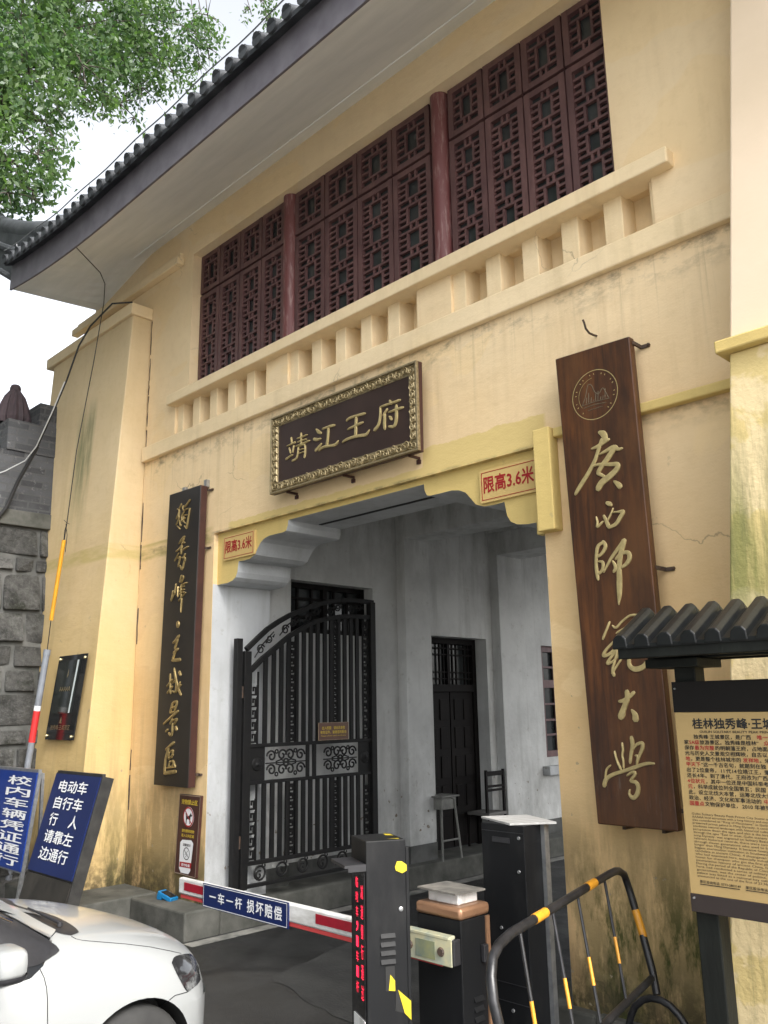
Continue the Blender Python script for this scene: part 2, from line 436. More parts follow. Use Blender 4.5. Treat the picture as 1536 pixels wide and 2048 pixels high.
def citybrick_mat():
    m, t, p = newmat("old grey brick")
    g = t.nodes.new('ShaderNodeNewGeometry').outputs['Position']
    s = t.nodes.new('ShaderNodeSeparateXYZ')
    t.links.new(g, s.inputs[0])
    c = t.nodes.new('ShaderNodeCombineXYZ')
    ad = t.nodes.new('ShaderNodeMath')
    t.links.new(s.outputs[0], ad.inputs[0])
    t.links.new(s.outputs[1], ad.inputs[1])
    t.links.new(ad.outputs[0], c.inputs[0])
    t.links.new(s.outputs[2], c.inputs[1])
    br = nd(t, 'ShaderNodeTexBrick', Scale=1.0)
    br.inputs['Brick Width'].default_value = 0.30
    br.inputs['Row Height'].default_value = 0.10
    br.inputs['Mortar Size'].default_value = 0.012
    br.inputs['Color1'].default_value = (0.085, 0.087, 0.093, 1)
    br.inputs['Color2'].default_value = (0.022, 0.023, 0.027, 1)
    br.inputs['Mortar'].default_value = (0.075, 0.075, 0.075, 1)
    t.links.new(c.outputs[0], br.inputs['Vector'])
    v = coords(t)
    base = mixc(t, mth(t, 'MULTIPLY', noise(t, v, 3, 8, 0.7), 0.75), br.outputs[0], (0.055, 0.057, 0.06))
    base = mixc(t, mth(t, 'MULTIPLY', noise(t, v, 11, 8, 0.7, lo=0.58, hi=0.7), 0.6), base, (0.24, 0.24, 0.235))
    t.links.new(base, p.inputs['Base Color'])
    p.inputs['Roughness'].default_value = 0.9
    bump(t, p, mth(t, 'ADD', mth(t, 'MULTIPLY', mth(t, 'SUBTRACT', 1.0, br.outputs['Fac']), 0.6), mth(t, 'MULTIPLY', noise(t, v, 25, 8), 0.4)), 0.6, 0.02)
    return m
m_cbrick = citybrick_mat()

def stone_mat():
    m, t, p = newmat("mossy limestone")
    v = coords(t)
    gi = t.nodes.new('ShaderNodeNewGeometry').outputs['Random Per Island']
    base = mixc(t, gi, (0.22, 0.217, 0.205), (0.10, 0.099, 0.094))
    base = mixc(t, noise(t, v, 4, 9, 0.75, lo=0.42, hi=0.68), base, (0.024, 0.025, 0.023))
    base = mixc(t, mth(t, 'MULTIPLY', noise(t, v, 2.2, 8, 0.7, lo=0.52, hi=0.66), 0.9), base, (0.022, 0.026, 0.014))
    base = mixc(t, mth(t, 'MULTIPLY', noise(t, v, 30, 6, lo=0.55, hi=0.75), 0.5), base, (0.24, 0.235, 0.22))
    t.links.new(base, p.inputs['Base Color'])
    p.inputs['Roughness'].default_value = 0.92
    bump(t, p, noise(t, v, 7, 10, 0.75, lo=0.2, hi=0.8), 1.0, 0.09)
    return m
m_stone = stone_mat()

def leaf_mat():
    m, t, p = newmat("tree leaf")
    v = coords(t)
    n1 = noise(t, v, 0.9, 3)
    at = t.nodes.new('ShaderNodeAttribute')
    at.attribute_name = 'tint'
    base = mixc(t, at.outputs['Fac'], (0.045, 0.09, 0.045), (0.11, 0.18, 0.045))
    t.links.new(base, p.inputs['Base Color'])
    p.inputs['Roughness'].default_value = 0.45
    tr = t.nodes.new('ShaderNodeBsdfTranslucent')
    t.links.new(mixc(t, 1.0, base, (1.3, 1.5, 0.9), 'MULTIPLY'), tr.inputs[0])
    mx = t.nodes.new('ShaderNodeMixShader')
    mx.inputs[0].default_value = 0.42
    t.links.new(p.outputs[0], mx.inputs[1])
    t.links.new(tr.outputs[0], mx.inputs[2])
    o = [n for n in t.nodes if n.type == 'OUTPUT_MATERIAL'][0]
    t.links.new(mx.outputs[0], o.inputs[0])
    return m
m_leaf = leaf_mat()
m_bark = M("bark", (0.09, 0.075, 0.06), (0.045, 0.038, 0.03), 8, 0.9, stretch=(2, 2, 0.4), bs=0.6, world=True)

# ------------------------------------------------------------------ mesh helpers
class MB:
    def __init__(s):
        s.v, s.f, s.m = [], [], []
        s.mi = 0

    def add(s, vs, fs):
        o = len(s.v)
        s.v += [tuple(p) for p in vs]
        s.f += [tuple(i + o for i in f) for f in fs]
        s.m += [s.mi] * len(fs)
        return s

    def box(s, a, b):
        x0, y0, z0 = a
        x1, y1, z1 = b
        return s.add([(x0, y0, z0), (x1, y0, z0), (x1, y1, z0), (x0, y1, z0), (x0, y0, z1), (x1, y0, z1), (x1, y1, z1), (x0, y1, z1)],
                     [(0, 3, 2, 1), (4, 5, 6, 7), (0, 1, 5, 4), (1, 2, 6, 5), (2, 3, 7, 6), (3, 0, 4, 7)])

    def hexa(s, lo, hi):          # two 4-point loops (counter-clockwise from above)
        return s.add(list(lo) + list(hi), [(0, 3, 2, 1), (4, 5, 6, 7), (0, 1, 5, 4), (1, 2, 6, 5), (2, 3, 7, 6), (3, 0, 4, 7)])

    def obox(s, c, ex, ey, ez):   # centre and three half-axis vectors
        c, ex, ey, ez = map(Vector, (c, ex, ey, ez))
        q = lambda i, j, k: c + ex * i + ey * j + ez * k
        return s.hexa([q(-1, -1, -1), q(1, -1, -1), q(1, 1, -1), q(-1, 1, -1)], [q(-1, -1, 1), q(1, -1, 1), q(1, 1, 1), q(-1, 1, 1)])

    def bar(s, p0, p1, wx, wy, upv=(0, 0, 1)):
        p0, p1 = Vector(p0), Vector(p1)
        d = (p1 - p0)
        L = d.length
        d.normalize()
        upv = Vector(upv)
        if abs(d.dot(upv)) > 0.98:
            upv = Vector((0, 1, 0))
        a = d.cross(upv).normalized()
        b = a.cross(d).normalized()
        return s.obox((p0 + p1) / 2, a * wx / 2, b * wy / 2, d * L / 2)

    def tube(s, pts, r, n=8, cap=True):
        pts = [Vector(p) for p in pts]
        rs = r if isinstance(r, (list, tuple)) else [r] * len(pts)
        o = len(s.v)
        prev = None
        for i, p in enumerate(pts):
            if i == 0:
                d = pts[1] - p
            elif i == len(pts) - 1:
                d = p - pts[i - 1]
            else:
                d = (pts[i + 1] - p).normalized() + (p - pts[i - 1]).normalized()
            d.normalize()
            if prev is None:
                a = d.cross(Vector((0, 0, 1)))
                if a.length < 1e-3:
                    a = d.cross(Vector((0, 1, 0)))
                a.normalize()
            else:
                a = prev - d * prev.dot(d)
                a.normalize()
            prev = a
            b = d.cross(a)
            for k in range(n):
                t = 2 * math.pi * k / n
                s.v.append(tuple(p + (a * math.cos(t) + b * math.sin(t)) * rs[i]))
        for i in range(len(pts) - 1):
            for k in range(n):
                k2 = (k + 1) % n
                s.f.append((o + i * n + k, o + i * n + k2, o + (i + 1) * n + k2, o + (i + 1) * n + k))
                s.m.append(s.mi)
        if cap:
            s.f.append(tuple(o + k for k in range(n))[::-1])
            s.f.append(tuple(o + (len(pts) - 1) * n + k for k in range(n)))
            s.m += [s.mi] * 2
        return s

    def lathe(s, c, prof, n=24, ax=(0, 0, 1)):
        ax = Vector(ax).normalized()
        a = ax.cross(Vector((0, 0, 1)))
        if a.length < 1e-3:
            a = Vector((1, 0, 0))
        a.normalize()
        b = ax.cross(a)
        c = Vector(c)
        o = len(s.v)
        for (r, h) in prof:
            for k in range(n):
                t = 2 * math.pi * k / n
                s.v.append(tuple(c + ax * h + (a * math.cos(t) + b * math.sin(t)) * r))
        for i in range(len(prof) - 1):
            for k in range(n):
                k2 = (k + 1) % n
                s.f.append((o + i * n + k, o + i * n + k2, o + (i + 1) * n + k2, o + (i + 1) * n + k))
                s.m.append(s.mi)
        s.f.append(tuple(o + k for k in range(n))[::-1])
        s.f.append(tuple(o + (len(prof) - 1) * n + k for k in range(n)))
        s.m += [s.mi] * 2
        return s

    def prism(s, poly, fn0, fn1):  # poly of 2D points, mapped to two 3D copies
        n = len(poly)
        vs = [fn0(*p) for p in poly] + [fn1(*p) for p in poly]
        fs = [tuple(range(n)), tuple(range(2 * n - 1, n - 1, -1))]
        for i in range(n):
            j = (i + 1) % n
            fs.append((i, i + n, j + n, j))
        return s.add(vs, fs)

    def grid(s, rows):
        n = len(rows[0])
        vs = [p for r in rows for p in r]
        fs = []
        for i in range(len(rows) - 1):
            for j in range(n - 1):
                fs.append((i * n + j, i * n + j + 1, (i + 1) * n + j + 1, (i + 1) * n + j))
        return s.add(vs, fs)

def wloc(o):
    p = Vector((0, 0, 0))
    while o is not None:
        p += o.location
        o = o.parent
    return p

def build(mb, name, mat, parent=None, smooth=False, bevel=0.0, sub=0, fixn=True, angle=40):
    off = wloc(parent) if parent else Vector((0, 0, 0))
    me = bpy.data.meshes.new(name)
    me.from_pydata([(p[0] - off.x, p[1] - off.y, p[2] - off.z) for p in mb.v], [], mb.f)
    mats = mat if isinstance(mat, (list, tuple)) else [mat]
    for m in mats:
        me.materials.append(m)
    if len(mats) > 1:
        me.polygons.foreach_set('material_index', mb.m)
    if fixn:
        import bmesh
        bm = bmesh.new()
        bm.from_mesh(me)
        bmesh.ops.recalc_face_normals(bm, faces=bm.faces)
        bm.to_mesh(me)
        bm.free()
    o = bpy.data.objects.new(name, me)
    COL.objects.link(o)
    if parent:
        o.parent = parent
    if bevel:
        b = o.modifiers.new('bevel', 'BEVEL')
        b.width = bevel
        b.segments = 2
        b.limit_method = 'ANGLE'
        b.angle_limit = R(35)
    if sub:
        sm = o.modifiers.new('sub', 'SUBSURF')
        sm.levels = sub
        sm.render_levels = sub
    if smooth:
        me.polygons.foreach_set('use_smooth', [True] * len(me.polygons))
        if angle < 180 and not sub:
            me.set_sharp_from_angle(angle=R(angle))
    me.update()
    return o

def tag(o, label, cat, group=None):
    o['label'] = label
    o['category'] = cat
    o['kind'] = 'thing'
    if group:
        o['group'] = group
    return o

def thing(name, label, cat, loc, group=None):
    o = bpy.data.objects.new(name, None)
    o.empty_display_size = 0.1
    COL.objects.link(o)
    o.location = loc
    return tag(o, label, cat, group)

def kid(o, parent):
    """copy of a thing or part with its children, sharing mesh data"""
    c = o.copy()
    COL.objects.link(c)
    c.parent = parent
    for ch in [x for x in bpy.data.objects if x.parent == o]:
        kid(ch, c)
    return c

def structure(o):
    o['kind'] = 'structure'
    return o

def text2d(body, size=1.0, bold=0.0, align='LEFT', shear=0.0, spacing=1.0, line=1.0):
    c = bpy.data.curves.new('lettering', 'FONT')
    c.body = body
    c.size = size
    c.offset = bold * size
    c.align_x = align
    c.shear = shear
    c.space_character = spacing
    c.space_line = line
    c.resolution_u = 2
    o = bpy.data.objects.new('lettering', c)
    COL.objects.link(o)
    bpy.context.view_layer.update()
    me = bpy.data.meshes.new_from_object(o.evaluated_get(bpy.context.evaluated_depsgraph_get()))
    vs = [(v.co.x, v.co.y) for v in me.vertices]
    fs = [tuple(p.vertices) for p in me.polygons]
    bpy.data.objects.remove(o)
    bpy.data.curves.remove(c)
    bpy.data.meshes.remove(me)
    return vs, fs

BOLD = ((0, 0), (1.2, 0.3), (-1.2, -0.3), (0.3, -1.2), (-0.3, 1.2))

def put_text(mb, body, origin, U, V, width=None, height=None, bold=0.012, size=1.0, align='LEFT', spacing=1.0):
    """letter a line on a plane: fitted to width/height when given; origin is its lower left (or centre) corner"""
    vs, fs = text2d(body, 1.0, 0.0, 'LEFT', spacing=spacing)
    if not vs:
        return
    x0 = min(p[0] for p in vs)
    x1 = max(p[0] for p in vs)
    y0 = min(p[1] for p in vs)
    y1 = max(p[1] for p in vs)
    sx = sy = size
    if height:
        sy = height / (y1 - y0)
        sx = sy
    if width:
        sx = width / (x1 - x0)
        if not height and size == 1.0:
            sy = sx
    o, U, V = Vector(origin), Vector(U), Vector(V)
    sh = {'LEFT': 0.0, 'CENTER': -0.5, 'RIGHT': -1.0}[align] * (x1 - x0)
    yb = y0 if height else 0.0
    N = U.cross(V).normalized()
    for k, (du, dv) in enumerate(BOLD if bold > 0.003 else BOLD[:1]):
        mb.add([o + U * ((p[0] - x0 + sh + du * bold) * sx) + V * ((p[1] - yb + dv * bold) * sy) + N * (0.00012 * k) for p in vs], fs)

def ribbons(mb, strokes, fn, th):
    """brush strokes as raised beads; fn(x, z, d) maps board coordinates and height above the board to 3D"""
    for s in strokes:
        P = [Vector((p[0], p[1], p[2])) for p in s]
        if len(P) == 2:
            P = [P[0], (P[0] + P[1]) / 2, P[1]]
        Q = []
        for i in range(len(P) - 1):
            a, b, c, d = P[max(i - 1, 0)], P[i], P[i + 1], P[min(i + 2, len(P) - 1)]
            for k in range(5):
                t = k / 5
                Q.append(0.5 * ((2 * b) + (c - a) * t + (2 * a - 5 * b + 4 * c - d) * t * t + (3 * b - a - 3 * c + d) * t ** 3))
        Q.append(P[-1])
        n = len(Q)
        rows = []
        for i, q in enumerate(Q):
            d = (Q[min(i + 1, n - 1)] - Q[max(i - 1, 0)])
            d = Vector((d[0], d[1]))
            if d.length < 1e-6:
                d = Vector((1, 0))
            d.normalize()
            nx, nz = -d[1], d[0]
            wd = max(q[2] * 0.5, 0.003)
            e = 0.55 if i in (0, n - 1) else 1.0
            ex = (-d[0] if i == 0 else d[0] if i == n - 1 else 0.0) * wd * 0.5
            ez = (-d[1] if i == 0 else d[1] if i == n - 1 else 0.0) * wd * 0.5
            x, z, wd = q[0] + ex, q[1] + ez, wd * e
            h = th * (0.6 if i in (0, n - 1) else 1.0)
            rows.append([fn(x + nx * wd, z + nz * wd, -0.001), fn(x + nx * wd * 0.86, z + nz * wd * 0.86, h * 0.7), fn(x, z, h),
                         fn(x - nx * wd * 0.86, z - nz * wd * 0.86, h * 0.7), fn(x - nx * wd, z - nz * wd, -0.001)])
        o = len(mb.v)
        mb.grid(rows)
        mb.add([rows[0][k] for k in range(5)], [(0, 1, 2, 3, 4)])
        mb.add([rows[-1][k] for k in range(5)], [(4, 3, 2, 1, 0)])

def disc_ring(mb, c, r0, r1, U, V, n=32, a0=0.0, a1=2 * math.pi):
    c, U, V = Vector(c), Vector(U), Vector(V)
    rows = []
    for k in range(n + 1):
        t = a0 + (a1 - a0) * k / n
        d = U * math.cos(t) + V * math.sin(t)
        rows.append([c + d * r0, c + d * r1])
    mb.grid(rows)
X3, Y3, Z3 = Vector((1, 0, 0)), Vector((0, 1, 0)), Vector((0, 0, 1))
BOARD_STROKES = [[(-2.815,3.865,0.019),(-2.787,3.848,0.037),(-2.773,3.819,0.034),(-2.775,3.789,0.024)],[(-2.88,3.763,0.011),(-2.832,3.77,0.021),(-2.775,3.791,0.024),(-2.744,3.8,0.017)],[(-2.795,3.814,0.021),(-2.825,3.75,0.022),(-2.86,3.677,0.022),(-2.919,3.598,0.024),(-2.968,3.543,0.026),(-3.002,3.504,0.024),(-3.025,3.476,0.017)],[(-2.824,3.711,0.009),(-2.775,3.724,0.019),(-2.715,3.737,0.028),(-2.684,3.717,0.021),(-2.652,3.716,0.011)],[(-2.698,3.739,0.028),(-2.734,3.704,0.032),(-2.769,3.667,0.032),(-2.805,3.635,0.028),(-2.845,3.588,0.024)],[(-2.887,3.642,0.009),(-2.831,3.645,0.017),(-2.756,3.629,0.022),(-2.698,3.616,0.028),(-2.706,3.584,0.032),(-2.763,3.546,0.037),(-2.82,3.518,0.039),(-2.851,3.479,0.037)],[(-2.845,3.588,0.022),(-2.795,3.553,0.017)],[(-2.729,3.509,0.013),(-2.704,3.485,0.028),(-2.687,3.462,0.032)],[(-2.794,3.377,0.019),(-2.773,3.365,0.026),(-2.758,3.351,0.013)],[(-2.876,3.296,0.009),(-2.87,3.26,0.013),(-2.871,3.229,0.017),(-2.829,3.258,0.011)],[(-2.821,3.296,0.015),(-2.804,3.254,0.021),(-2.791,3.216,0.024)],[(-2.749,3.332,0.007),(-2.765,3.301,0.011),(-2.796,3.256,0.011)],[(-2.757,3.305,0.007),(-2.715,3.302,0.013),(-2.679,3.298,0.021),(-2.705,3.262,0.024),(-2.74,3.224,0.022),(-2.792,3.211,0.019)],[(-2.84,3.119,0.017),(-2.876,3.101,0.021),(-2.892,3.049,0.019),(-2.9,2.974,0.019),(-2.896,2.915,0.021),(-2.892,2.881,0.013)],[(-2.84,3.127,0.019),(-2.823,3.093,0.021),(-2.848,3.053,0.019),(-2.884,3.031,0.015)],[(-2.885,3.0,0.009),(-2.851,2.991,0.017),(-2.855,2.944,0.019),(-2.892,2.917,0.015)],[(-2.848,2.924,0.009),(-2.8,2.994,0.017),(-2.753,3.045,0.021),(-2.713,3.082,0.026),(-2.685,3.111,0.032)],[(-2.687,3.106,0.028),(-2.713,3.044,0.03),(-2.735,2.952,0.028),(-2.74,2.878,0.032),(-2.744,2.813,0.032),(-2.749,2.758,0.024),(-2.757,2.708,0.007)],[(-2.757,2.998,0.015),(-2.715,3.03,0.019),(-2.666,3.028,0.024),(-2.66,2.989,0.026),(-2.688,2.956,0.022),(-2.72,2.941,0.015)],[(-2.779,2.991,0.011),(-2.76,2.946,0.021),(-2.777,2.918,0.017)],[(-2.829,2.606,0.012),(-2.854,2.56,0.014),(-2.887,2.501,0.014)],[(-2.812,2.582,0.009),(-2.787,2.566,0.014),(-2.741,2.602,0.012),(-2.681,2.634,0.012),(-2.619,2.628,0.018)],[(-2.642,2.618,0.012),(-2.697,2.575,0.012),(-2.788,2.532,0.011)],[(-2.747,2.533,0.009),(-2.808,2.482,0.012),(-2.865,2.435,0.016),(-2.889,2.399,0.02),(-2.846,2.406,0.018),(-2.779,2.453,0.014),(-2.751,2.478,0.012)],[(-2.751,2.478,0.012),(-2.803,2.418,0.016),(-2.855,2.365,0.016),(-2.862,2.347,0.016),(-2.818,2.363,0.014),(-2.768,2.406,0.012)],[(-2.793,2.481,0.012),(-2.793,2.417,0.014),(-2.814,2.354,0.014),(-2.831,2.309,0.016),(-2.824,2.271,0.02)],[(-2.766,2.37,0.011),(-2.806,2.322,0.012),(-2.837,2.287,0.016)],[(-2.703,2.416,0.016),(-2.713,2.367,0.02),(-2.711,2.327,0.023),(-2.68,2.305,0.027),(-2.635,2.31,0.029),(-2.609,2.327,0.025),(-2.601,2.344,0.016)],[(-2.737,2.468,0.012),(-2.72,2.431,0.012),(-2.702,2.403,0.012)],[(-2.801,2.114,0.016),(-2.768,2.12,0.021),(-2.725,2.144,0.021),(-2.695,2.167,0.021)],[(-2.744,2.176,0.025),(-2.742,2.136,0.03),(-2.76,2.096,0.03),(-2.778,2.061,0.032),(-2.787,2.039,0.039),(-2.799,2.017,0.036)],[(-2.72,2.063,0.011),(-2.7,2.034,0.03),(-2.698,2.002,0.037)],[(-2.8,1.867,0.011),(-2.797,1.828,0.012),(-2.804,1.793,0.011),(-2.799,1.759,0.011),(-2.801,1.72,0.012)],[(-2.855,1.816,0.012),(-2.844,1.766,0.012),(-2.819,1.71,0.014)],[(-2.735,1.903,0.02),(-2.729,1.855,0.023),(-2.744,1.803,0.018),(-2.755,1.751,0.016)],[(-2.734,1.825,0.011),(-2.701,1.86,0.016),(-2.666,1.867,0.02),(-2.666,1.839,0.02),(-2.689,1.796,0.016),(-2.712,1.744,0.012)],[(-2.717,1.795,0.011),(-2.702,1.791,0.012),(-2.711,1.753,0.012)],[(-2.943,1.609,0.023),(-2.926,1.65,0.023),(-2.877,1.679,0.02),(-2.804,1.702,0.018),(-2.723,1.728,0.02),(-2.663,1.747,0.018),(-2.628,1.753,0.016),(-2.597,1.752,0.012)],[(-2.888,1.734,0.009),(-2.918,1.707,0.012),(-2.932,1.658,0.011)],[(-2.782,1.677,0.011),(-2.74,1.7,0.016),(-2.726,1.688,0.016),(-2.758,1.648,0.016),(-2.726,1.641,0.02),(-2.712,1.613,0.023),(-2.725,1.57,0.025),(-2.753,1.551,0.021),(-2.774,1.571,0.014),(-2.768,1.597,0.009)]]
PLAQUE_STROKES = [[(-6.098,4.624,0.014),(-6.087,4.561,0.014)],[(-6.168,4.552,0.009),(-6.101,4.556,0.012),(-6.037,4.563,0.016)],[(-6.126,4.526,0.012),(-6.106,4.471,0.012)],[(-6.057,4.532,0.011),(-6.073,4.47,0.011)],[(-6.175,4.424,0.019),(-6.124,4.438,0.014),(-6.076,4.446,0.011)],[(-5.951,4.631,0.014),(-5.946,4.508,0.014)],[(-6.01,4.591,0.011),(-5.936,4.59,0.011),(-5.861,4.594,0.011)],[(-6.001,4.556,0.011),(-5.87,4.553,0.011)],[(-6.034,4.52,0.009),(-5.927,4.523,0.012),(-5.828,4.529,0.014)],[(-5.989,4.505,0.012),(-5.996,4.444,0.014),(-6.022,4.398,0.016),(-6.082,4.387,0.018)],[(-5.989,4.505,0.009),(-5.899,4.506,0.012),(-5.89,4.431,0.014),(-5.901,4.38,0.016)],[(-5.983,4.471,0.008),(-5.907,4.47,0.008)],[(-5.983,4.438,0.008),(-5.907,4.438,0.008)],[(-5.73,4.616,0.012),(-5.696,4.579,0.025),(-5.661,4.56,0.018)],[(-5.766,4.528,0.023),(-5.719,4.512,0.023),(-5.664,4.508,0.009)],[(-5.742,4.41,0.021),(-5.703,4.43,0.019),(-5.656,4.459,0.011)],[(-5.646,4.595,0.012),(-5.564,4.595,0.018),(-5.477,4.59,0.021)],[(-5.559,4.594,0.021),(-5.569,4.493,0.019),(-5.584,4.421,0.023)],[(-5.692,4.401,0.018),(-5.633,4.419,0.019),(-5.526,4.408,0.019),(-5.463,4.405,0.021),(-5.424,4.432,0.007)],[(-5.317,4.587,0.011),(-5.285,4.602,0.018),(-5.194,4.603,0.018),(-5.076,4.596,0.019)],[(-5.19,4.595,0.021),(-5.195,4.504,0.023),(-5.2,4.424,0.023)],[(-5.303,4.503,0.009),(-5.252,4.511,0.016),(-5.106,4.522,0.018)],[(-5.37,4.402,0.012),(-5.316,4.416,0.019),(-5.2,4.416,0.021),(-5.119,4.406,0.023),(-5.063,4.401,0.021),(-5.021,4.435,0.005)],[(-4.773,4.632,0.014),(-4.751,4.596,0.021)],[(-4.888,4.601,0.011),(-4.834,4.603,0.016),(-4.754,4.601,0.016),(-4.65,4.602,0.018)],[(-4.885,4.605,0.016),(-4.89,4.516,0.018),(-4.914,4.448,0.021),(-4.964,4.414,0.023)],[(-4.804,4.563,0.018),(-4.853,4.517,0.014)],[(-4.833,4.526,0.018),(-4.839,4.454,0.021),(-4.837,4.393,0.021)],[(-4.789,4.528,0.011),(-4.71,4.53,0.016),(-4.617,4.528,0.018)],[(-4.696,4.568,0.019),(-4.696,4.476,0.023),(-4.707,4.415,0.023),(-4.734,4.39,0.021),(-4.79,4.404,0.016)],[(-4.78,4.493,0.011),(-4.764,4.472,0.021),(-4.752,4.453,0.014)]]
BLACK_STROKES = [[(-8.04,4.335,0.011),(-8.058,4.31,0.011),(-8.095,4.28,0.011)],[(-8.122,4.292,0.009),(-8.081,4.271,0.009),(-8.092,4.236,0.009),(-8.137,4.179,0.009)],[(-8.079,4.249,0.009),(-8.083,4.206,0.009),(-8.081,4.177,0.009),(-8.132,4.11,0.009)],[(-8.108,4.096,0.009),(-8.046,4.053,0.009)],[(-8.062,4.152,0.009),(-8.042,4.085,0.009),(-8.023,4.096,0.009)],[(-7.867,4.35,0.015),(-7.928,4.308,0.015),(-7.966,4.293,0.015)],[(-7.999,4.306,0.009),(-8.003,4.271,0.009),(-7.976,4.248,0.009),(-7.925,4.257,0.009),(-7.861,4.253,0.009)],[(-7.864,4.25,0.011),(-7.887,4.158,0.013),(-7.917,4.036,0.012)],[(-7.917,4.036,0.009),(-7.961,4.075,0.009)],[(-7.975,4.238,0.009),(-8.017,4.195,0.009),(-8.013,4.137,0.009)],[(-7.985,4.196,0.008),(-7.908,4.19,0.008)],[(-7.978,4.188,0.008),(-7.981,4.132,0.008),(-7.933,4.095,0.008)],[(-8.006,4.129,0.008),(-7.944,4.161,0.008)],[(-8.064,3.886,0.008),(-8.011,3.924,0.016),(-7.953,3.954,0.02)],[(-7.961,3.941,0.016),(-8.002,3.873,0.016)],[(-7.996,3.887,0.015),(-7.945,3.886,0.015)],[(-8.116,3.809,0.009),(-8.05,3.827,0.016),(-8.001,3.859,0.016),(-8.005,3.825,0.016)],[(-7.965,3.808,0.013),(-7.878,3.831,0.016)],[(-8.007,3.86,0.015),(-8.01,3.769,0.015)],[(-8.053,3.786,0.009),(-8.135,3.709,0.012)],[(-8.069,3.728,0.012),(-8.024,3.736,0.012),(-8.062,3.636,0.015)],[(-7.965,3.711,0.013),(-7.924,3.757,0.013)],[(-7.991,3.725,0.012),(-7.927,3.713,0.013),(-7.948,3.656,0.015),(-7.976,3.594,0.016),(-8.022,3.645,0.009)],[(-8.085,3.451,0.009),(-8.105,3.336,0.009)],[(-8.14,3.381,0.008),(-8.175,3.27,0.012)],[(-8.175,3.27,0.008),(-8.106,3.35,0.008)],[(-8.04,3.412,0.007),(-8.041,3.302,0.007)],[(-7.984,3.529,0.015),(-8.014,3.457,0.015)],[(-7.984,3.526,0.012),(-7.941,3.507,0.012),(-7.979,3.453,0.012)],[(-7.977,3.425,0.009),(-7.871,3.437,0.015)],[(-8.007,3.401,0.011),(-7.919,3.405,0.011)],[(-8.004,3.36,0.011),(-7.917,3.371,0.011)],[(-8.015,3.326,0.009),(-7.927,3.345,0.009)],[(-7.889,3.334,0.009),(-8.022,3.255,0.013)],[(-7.977,3.432,0.009),(-7.976,3.322,0.012),(-7.965,3.246,0.012),(-7.969,3.128,0.005)],[(-8.021,3.029,0.031),(-8.019,3.005,0.037),(-8.023,2.979,0.031)],[(-8.106,2.811,0.013),(-8.051,2.835,0.022),(-7.988,2.882,0.022)],[(-8.013,2.847,0.02),(-8.062,2.748,0.02)],[(-8.085,2.703,0.02),(-8.001,2.744,0.02)],[(-8.035,2.737,0.018),(-8.098,2.639,0.018)],[(-8.106,2.628,0.024),(-7.949,2.627,0.029)],[(-8.139,2.484,0.016),(-8.115,2.282,0.016)],[(-8.192,2.357,0.013),(-8.082,2.427,0.016)],[(-8.177,2.288,0.016),(-8.077,2.354,0.016)],[(-8.061,2.545,0.011),(-8.022,2.434,0.02),(-7.972,2.342,0.02),(-7.91,2.264,0.018)],[(-7.955,2.504,0.02),(-7.93,2.467,0.02)],[(-8.08,2.39,0.013),(-8.011,2.406,0.013),(-8.021,2.298,0.013),(-8.074,2.308,0.013)],[(-7.93,2.395,0.016),(-8.003,2.289,0.011)],[(-7.964,2.342,0.013),(-7.914,2.367,0.013)],[(-8.064,2.182,0.022),(-8.104,2.083,0.022)],[(-8.064,2.182,0.018),(-7.979,2.194,0.018),(-8.024,2.101,0.018)],[(-8.086,2.128,0.015),(-8.001,2.145,0.015)],[(-8.1,2.083,0.015),(-8.023,2.092,0.015)],[(-8.228,1.967,0.016),(-7.955,2.1,0.022)],[(-8.052,2.02,0.016),(-8.1,1.967,0.016)],[(-8.042,2.002,0.015),(-7.966,2.02,0.015),(-8.014,1.967,0.015)],[(-8.049,1.976,0.018),(-8.057,1.86,0.018),(-8.119,1.878,0.018)],[(-8.139,1.913,0.016),(-8.173,1.89,0.016)],[(-7.986,1.94,0.022),(-7.967,1.91,0.022)],[(-8.162,1.708,0.015),(-8.009,1.782,0.024)],[(-8.1,1.736,0.02),(-8.159,1.611,0.02),(-8.171,1.47,0.022)],[(-8.174,1.47,0.026),(-7.954,1.496,0.029)],[(-8.07,1.684,0.013),(-8.02,1.702,0.013),(-8.04,1.632,0.013)],[(-8.096,1.683,0.013),(-8.1,1.622,0.013)],[(-8.099,1.613,0.013),(-8.017,1.659,0.013)],[(-8.072,1.596,0.013),(-8.093,1.534,0.013)],[(-8.063,1.588,0.013),(-8.004,1.598,0.013),(-8.033,1.536,0.013),(-8.068,1.544,0.013)],[(-8.004,1.598,0.011),(-7.966,1.547,0.011)],[(-8.135,1.524,0.009),(-7.965,1.539,0.009)]]
# ------------------------------------------------------------------ ground
g = MB()
g.add([(-120, -120, 0), (120, -120, 0), (120, 160, 0), (-120, 160, 0)], [(0, 1, 2, 3)])
structure(build(g, "ground", m_asph))
pz = MB()
pz.add([(-3.1, -45, 0.004), (45, -45, 0.004), (45, 2.0, 0.004), (-3.1, 2.0, 0.004)], [(0, 1, 2, 3)])  # unseen pale sheet, added to bounce light onto the facade and soffit
structure(build(pz, "bounce_paving", M("pale paving", (0.34, 0.33, 0.30), (0.24, 0.23, 0.21), 1.5, 0.85, world=True)))
pv = MB()
pv.box((-8.02, 5.1, -0.02), (-7.45, 13.5, 0.25))
pv.box((-8.48, 4.70, -0.02), (-7.45, 5.1, 0.255))
pv.box((-11.9, 4.13, -0.02), (-8.48, 5.1, 0.262))
pv.box((-3.70, 4.93, -0.02), (-3.2, 13.5, 0.25))
pv.box((-3.2, 4.93, -0.02), (-2.4, 5.1, 0.25))
pv.box((-2.4, 4.05, -0.02), (2.0, 5.1, 0.256))
